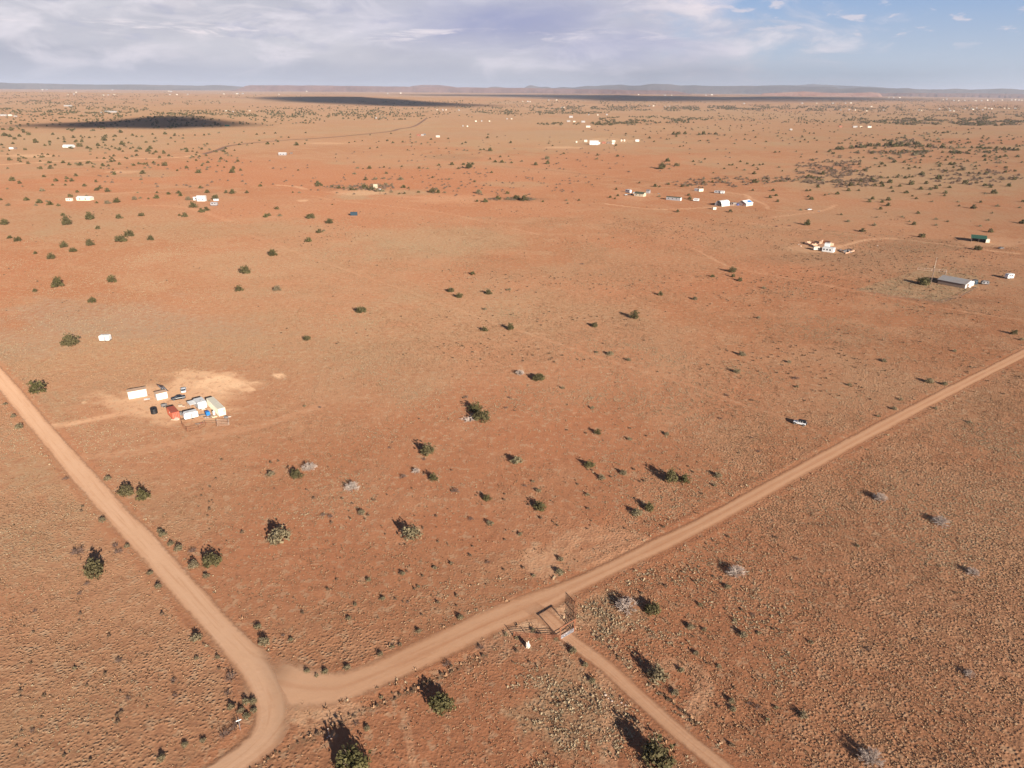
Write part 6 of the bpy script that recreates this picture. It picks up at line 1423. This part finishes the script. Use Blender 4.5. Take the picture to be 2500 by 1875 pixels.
far_house(916.5, 459.5, 9.5, 'small beige block shed standing among dark shrubs', M_TANW, M_TANW, 'storage_shed', 'shed', 4.2, 'flat'); LM.append(('the small beige shed', 916, 458))
p = G(925, 463); sedan('parked_car', p, 0.1, M_CARWHT, 'white car half hidden in shrubs by the beige shed', 4.8)
MID = [(491, 491.5, 20, 'white gabled house with tall roof between two round junipers', M_WHITE, 4.6, 'gable', 'the white gabled house'), (476, 489, 8, 'white annex left of the tall white gabled house', M_WHITE, 3.0, 'flat', None), (527, 490.5, 11, 'white shed below a round juniper, right of the gabled house', M_WHITE, 1.6, 'flat', None),
       (204, 489.5, 34, 'long low white-roofed house left of the gabled house', M_CREAM, 2.6, 'gable', 'the long white-roofed house'), (168, 490.8, 14, 'white camper left of the long white-roofed house', M_CREAM, 2.3, 'flat', None), (165, 360, 24, 'long white mobile home at far left among junipers', M_WHITE, 3.0, 'gable', 'the far left mobile home'), (27, 364, 9, 'white shed at the far left edge on pale ground', M_WHITE, 2.8, 'flat', None), (37, 364.2, 6, 'dark shed beside the white one at the far left edge', M_WOOD, 2.8, 'flat', None),
       (689, 379, 18, 'pale blue-grey mobile home alone on red ground', M_GREYW, 3.0, 'gable', 'the blue-grey mobile home'), (711, 376, 6, 'dark tilted carport right of the blue-grey mobile home', M_WOOD, 2.6, 'flat', None), (1022, 331.8, 9, 'red shed left of two white ones on the plain', M_BRICK, 3.0, 'gable', 'the red shed'), (1031, 331.5, 6, 'white truck box right of the red shed', M_WHITE, 3.4, 'flat', None), (1037, 330, 5, 'dark shed right of the white truck box', M_GREY, 3.0, 'flat', None), (1069, 335, 9, 'small white house alone right of the red shed', M_CREAM, 3.0, 'gable', None),
       (1430, 346.5, 7, 'small white shed left of the white warehouse', M_CREAM, 3.6, 'gable', None), (1450, 353.5, 21, 'large white warehouse with rounded bright roof', M_WHITE, 6.5, 'gable', 'the large white warehouse'), (1462, 352, 6, 'white lean-to right of the white warehouse', M_WHITE, 3.8, 'flat', None), (1474, 350.5, 9, 'brown timber house in the row right of the white warehouse', M_BRICK, 3.2, 'gable', None), (1486, 350.5, 9, 'dark timber house, second in the row right of the warehouse', M_WOOD, 3.2, 'gable', None), (1498, 347.5, 8, 'cream house at the right end of the row by the warehouse', M_CREAM, 3.6, 'gable', None), (1497, 352, 6, 'low white shed in front of the cream house by the warehouse', M_WHITE, 2.4, 'flat', None),
       (1517, 345, 2.5, 'left of two pale posts right of the warehouse row', M_CREAM, 3.4, 'flat', None), (1524, 345, 2.5, 'right of two pale posts right of the warehouse row', M_CREAM, 3.4, 'flat', None), (1556, 345.5, 9, 'white house standing apart, far right of the warehouse row', M_WHITE, 3.4, 'gable', None), (1407, 348.5, 2.5, 'narrow pale hut left of the white warehouse', M_CREAM, 3.0, 'flat', None),
       (1436, 311, 10, 'cream house in a row of junipers behind the white warehouse', M_CREAM, 3.6, 'gable', None), (1394, 287.5, 9, 'white arched barn far behind the white warehouse', M_WHITE, 6.5, 'gable', None), (1388, 297.5, 8, 'white house with dark door below the far arched barn', M_WHITE, 4.0, 'gable', None), (1424, 299, 9, 'white house with dark windows right of the far arched barn', M_WHITE, 4.5, 'gable', None), (1402, 297.8, 5, 'tiny cream hut between two far white houses', M_CREAM, 3.2, 'flat', None),
       (1931, 318, 6, 'white hut on open ground in the right distance', M_WHITE, 4.0, 'flat', None), (2088, 311.5, 10, 'long white house among junipers in the right distance', M_WHITE, 4.2, 'gable', None), (2123, 311.8, 9, 'cream house right of the long white one among far junipers', M_CREAM, 4.0, 'gable', None), (2052, 310.5, 7, 'brown house left of the long white one among far junipers', M_BRICK, 3.8, 'gable', None), (2102, 310.5, 6, 'tan hut between two far houses among junipers', M_TANW, 3.6, 'flat', None),
       (165, 259.5, 19, 'long white barn on bare ground at far left', M_WHITE, 4.5, 'gable', None), (270, 274.5, 29, 'long bright white roof in the dark juniper belt at left', M_WHITE, 4.5, 'gable', None), (6, 283, 17, 'white house at the extreme left edge of the far plain', M_WHITE, 4.0, 'gable', None), (24, 283, 8, 'cream house next to the one at the extreme left edge', M_CREAM, 4.0, 'gable', None), (37, 285, 7, 'white hut right of the houses at the extreme left edge', M_WHITE, 3.6, 'flat', None), (554, 308.2, 10, 'green roofed shed at the edge of a cloud shadow', M_GREENR, 2.6, 'gable', None)]
for (px, py, w_, lab, m_, h_, kd, lm) in MID:
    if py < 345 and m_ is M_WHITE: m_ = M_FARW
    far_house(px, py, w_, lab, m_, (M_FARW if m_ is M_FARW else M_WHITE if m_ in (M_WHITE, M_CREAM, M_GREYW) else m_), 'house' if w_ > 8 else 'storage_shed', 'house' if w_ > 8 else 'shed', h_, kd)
    if lm: LM.append((lm, px, py))
p = G(522, 501.5); A, rz, L0 = frame((514, 502.5), (530, 502.5)); trailer('travel_trailer', A, rz, L0, 2.6, 3.2, 'silver and white camper in front of the tall gabled house', M_GREYW, True, 'trailer')
# ---- far houses, a few pixels each
FH = [('far left plain', 0, 190, 3.568, [(310,80),(370,107),(405,107),(590,142),(640,140),(665,140),(940,152),(995,149),(1480,150),(1540,149),(1635,149),(1470,120),(1490,122),(1950,144),(2070,141),(2110,141),(980,110),(1970,292),(2030,297),(2175,291),(880,307),(900,154)]),
      ('plain below the flat mesa', 540, 190, 3.16, [(20,127),(120,126),(165,125),(445,131),(440,103),(660,107),(795,106),(820,106),(1285,124),(1385,120),(2165,162),(1665,249),(1710,250),(1735,250),(1835,252),(1270,311),(1195,313),(1965,338),(2010,337),(2070,338),(1865,376),(1900,378)]),
      ('far middle plain', 1200, 190, 3.16, [(75,163),(240,167),(185,167),(240,185),(280,185),(298,187),(440,174),(502,174),(1218,219),(1250,219),(1340,224),(1375,224),(1950,200),(1135,133),(1340,138),(1390,138),(1655,138),(1700,133),(120,320),(155,320),(750,287),(820,289),(890,287),(560,230),(540,234)]),
      ('far town at right', 1850, 190, 3.403, [(730,214),(775,212),(625,214),(490,214),(760,268),(810,270),(690,272),(905,278),(1045,271),(945,241),(1340,272),(1360,275),(1600,275),(1630,278),(1510,261),(1590,261),(1775,258),(1790,265),(1870,268),(1890,253),(1920,258),(2085,258),(2140,258),(1540,185),(1630,191),(1670,193),(1720,191),(1810,193),(1860,193),(1910,188),(1960,193),(2030,188),(2110,188),(2140,185),(2170,188),(1090,168),(1130,168),(1180,168),(1720,261),(2050,256),(1820,255),(1945,260),(1570,180),(2195,190),(370,215)])]
for zone, ox, oy, sc, L_ in FH:
    for i, (x, y) in enumerate(L_):
        px, py = ox + x / sc, oy + y / sc
        if py < 222 + (px - 1250) * 0.008: continue
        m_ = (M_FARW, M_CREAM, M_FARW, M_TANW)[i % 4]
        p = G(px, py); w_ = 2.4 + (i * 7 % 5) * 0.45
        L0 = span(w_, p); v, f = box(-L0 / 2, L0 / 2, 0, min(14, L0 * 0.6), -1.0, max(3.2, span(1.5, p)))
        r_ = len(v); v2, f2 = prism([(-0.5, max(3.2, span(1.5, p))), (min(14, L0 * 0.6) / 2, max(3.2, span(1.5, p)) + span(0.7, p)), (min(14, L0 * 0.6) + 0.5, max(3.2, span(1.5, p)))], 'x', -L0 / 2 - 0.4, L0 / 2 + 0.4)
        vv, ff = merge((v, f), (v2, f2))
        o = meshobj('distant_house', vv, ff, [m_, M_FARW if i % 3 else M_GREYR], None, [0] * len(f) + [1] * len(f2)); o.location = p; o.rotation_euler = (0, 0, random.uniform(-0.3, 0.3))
        FARH.append((zone, px, o))
# ------------------------------------------------------------------ labels for the plants: what each one is closest to
ORD = ['', 'second ', 'third ', 'fourth ', 'fifth ', 'sixth ', 'seventh ', 'eighth ', 'ninth ', 'tenth ', 'eleventh ', 'twelfth ', 'thirteenth ', 'fourteenth ', 'fifteenth ', 'sixteenth ', 'seventeenth ', 'eighteenth ', 'nineteenth ', 'twentieth ']
LM += [('the fallen branches', 1148, 1025), ('the row of pale stones', 1500, 1710), ('the marker post', 802, 1791), ('the pale clearing', 560, 935), ('the pale disc of bare dirt', 1322, 1375), ('the far long white house', 2088, 311), ('the far white hut', 1931, 318), ('the grey car by the barn', 2444, 607), ('the right edge beside the scattered junipers', 2500, 450), ('the thick juniper row', 2200, 358), ('the far green-roofed shed', 554, 308), ('the long bright white roof', 270, 274), ('the cream house behind the warehouse', 1436, 311), ('the bend of the pale road', 672, 1758), ('the top left corner of the dirt', 30, 330), ('the bottom right corner', 2500, 1875), ('the bottom left corner', 0, 1875), ('the right end of the dirt road', 2500, 864), ('the left end of the pale road', 0, 924), ('the meeting of driveway and dirt road', 1310, 1490), ('the centre of the view', 1250, 937)]
WORD = {'j': ('dark green rounded juniper', 'juniper', 'junipers scattered over the plain', 'juniper'), 's': ('grey-green desert shrub', 'shrub', 'grey-green shrubs', 'shrub'), 'd': ('bleached leafless bush', 'bush', 'bleached dead bushes', 'bleached bush'), 'g': ('brownish twiggy bare shrub', 'shrub', 'bare twiggy shrubs', 'bare shrub')}
rank = {}
for li, (ph, lx, ly) in enumerate(LM):
    for k in WORD:
        L_ = sorted((d for d in THINGS if d['k'] == k), key=lambda d: math.hypot(d['px'] - lx, d['py'] - ly))
        for i, d in enumerate(L_[:len(ORD)]): rank.setdefault(id(d), []).append((i + 0.004 * math.hypot(d['px'] - lx, d['py'] - ly), i, li))
used = set()
for d in THINGS:
    o = d['o']; desc, cat, grp, noun = WORD[d['k']]; lab = None
    for _, i, li in sorted(rank.get(id(d), [])):
        t_ = desc + ', ' + ORD[i] + 'closest ' + noun + ' to ' + LM[li][0]
        if t_ not in used and len(t_.split()) <= 16: lab = t_; break
    if lab: used.add(lab)
    else:
        zone = ('left' if d['px'] < 850 else 'middle' if d['px'] < 1650 else 'right')
        dep = 'far' if d['py'] < 400 else 'open' if d['py'] < 700 else 'near'
        lab = desc + ' of the loose scatter on the %s %s plain' % (dep, zone); grp = grp + ', %s %s' % (dep, zone)
    tag(o, lab, cat, grp)

# the specks of far houses, counted from the left within their part of the plain
UN = ['', 'first', 'second', 'third', 'fourth', 'fifth', 'sixth', 'seventh', 'eighth', 'ninth', 'tenth', 'eleventh', 'twelfth', 'thirteenth', 'fourteenth', 'fifteenth', 'sixteenth', 'seventeenth', 'eighteenth', 'nineteenth', 'twentieth']
def ordw(k):
    if k <= 20: return UN[k]
    tens = {2: 'twent', 3: 'thirt', 4: 'fort'}[k // 10]
    return tens + 'ieth' if k % 10 == 0 else tens + 'y-' + UN[k % 10]
for zone in sorted({z_ for z_, _, _ in FARH}):
    for k, (_, _, o) in enumerate(sorted(((z_, x_, o_) for z_, x_, o_ in FARH if z_ == zone), key=lambda q: q[1])):
        tag(o, 'tiny pale house, %s from left among specks of the %s' % (ordw(k + 1), zone), 'house', 'specks of houses: ' + zone)
# ------------------------------------------------------------------ air
def build_haze():
    zmin, zmax = 0.0, CAMH
    for o in COL.objects:
        if o.type == 'MESH' and o.name.split('.')[0] not in ('cloud', 'haze'):
            for c in o.bound_box:
                z = (o.matrix_world @ Vector(c)).z; zmin = min(zmin, z); zmax = max(zmax, z)
    B = 64000.0
    m, n = newmat('haze')
    v = n.add('ShaderNodeVolumePrincipled', ins={'Color': (0.70, 0.80, 1.0, 1), 'Density': HAZE_DENSITY, 'Anisotropy': 0.0})
    o = n.add('ShaderNodeOutputMaterial'); n.l.new(v.outputs[0], o.inputs['Volume'])
    vv, ff = box(-B, B, -B, B, zmin - 1.0, zmax + 12.0)
    h = meshobj('haze', vv, ff, m); tag(h, kind='stuff'); h.display_type = 'WIRE'
HAZE_DENSITY = 2.8e-5
bpy.context.view_layer.update()
build_haze()
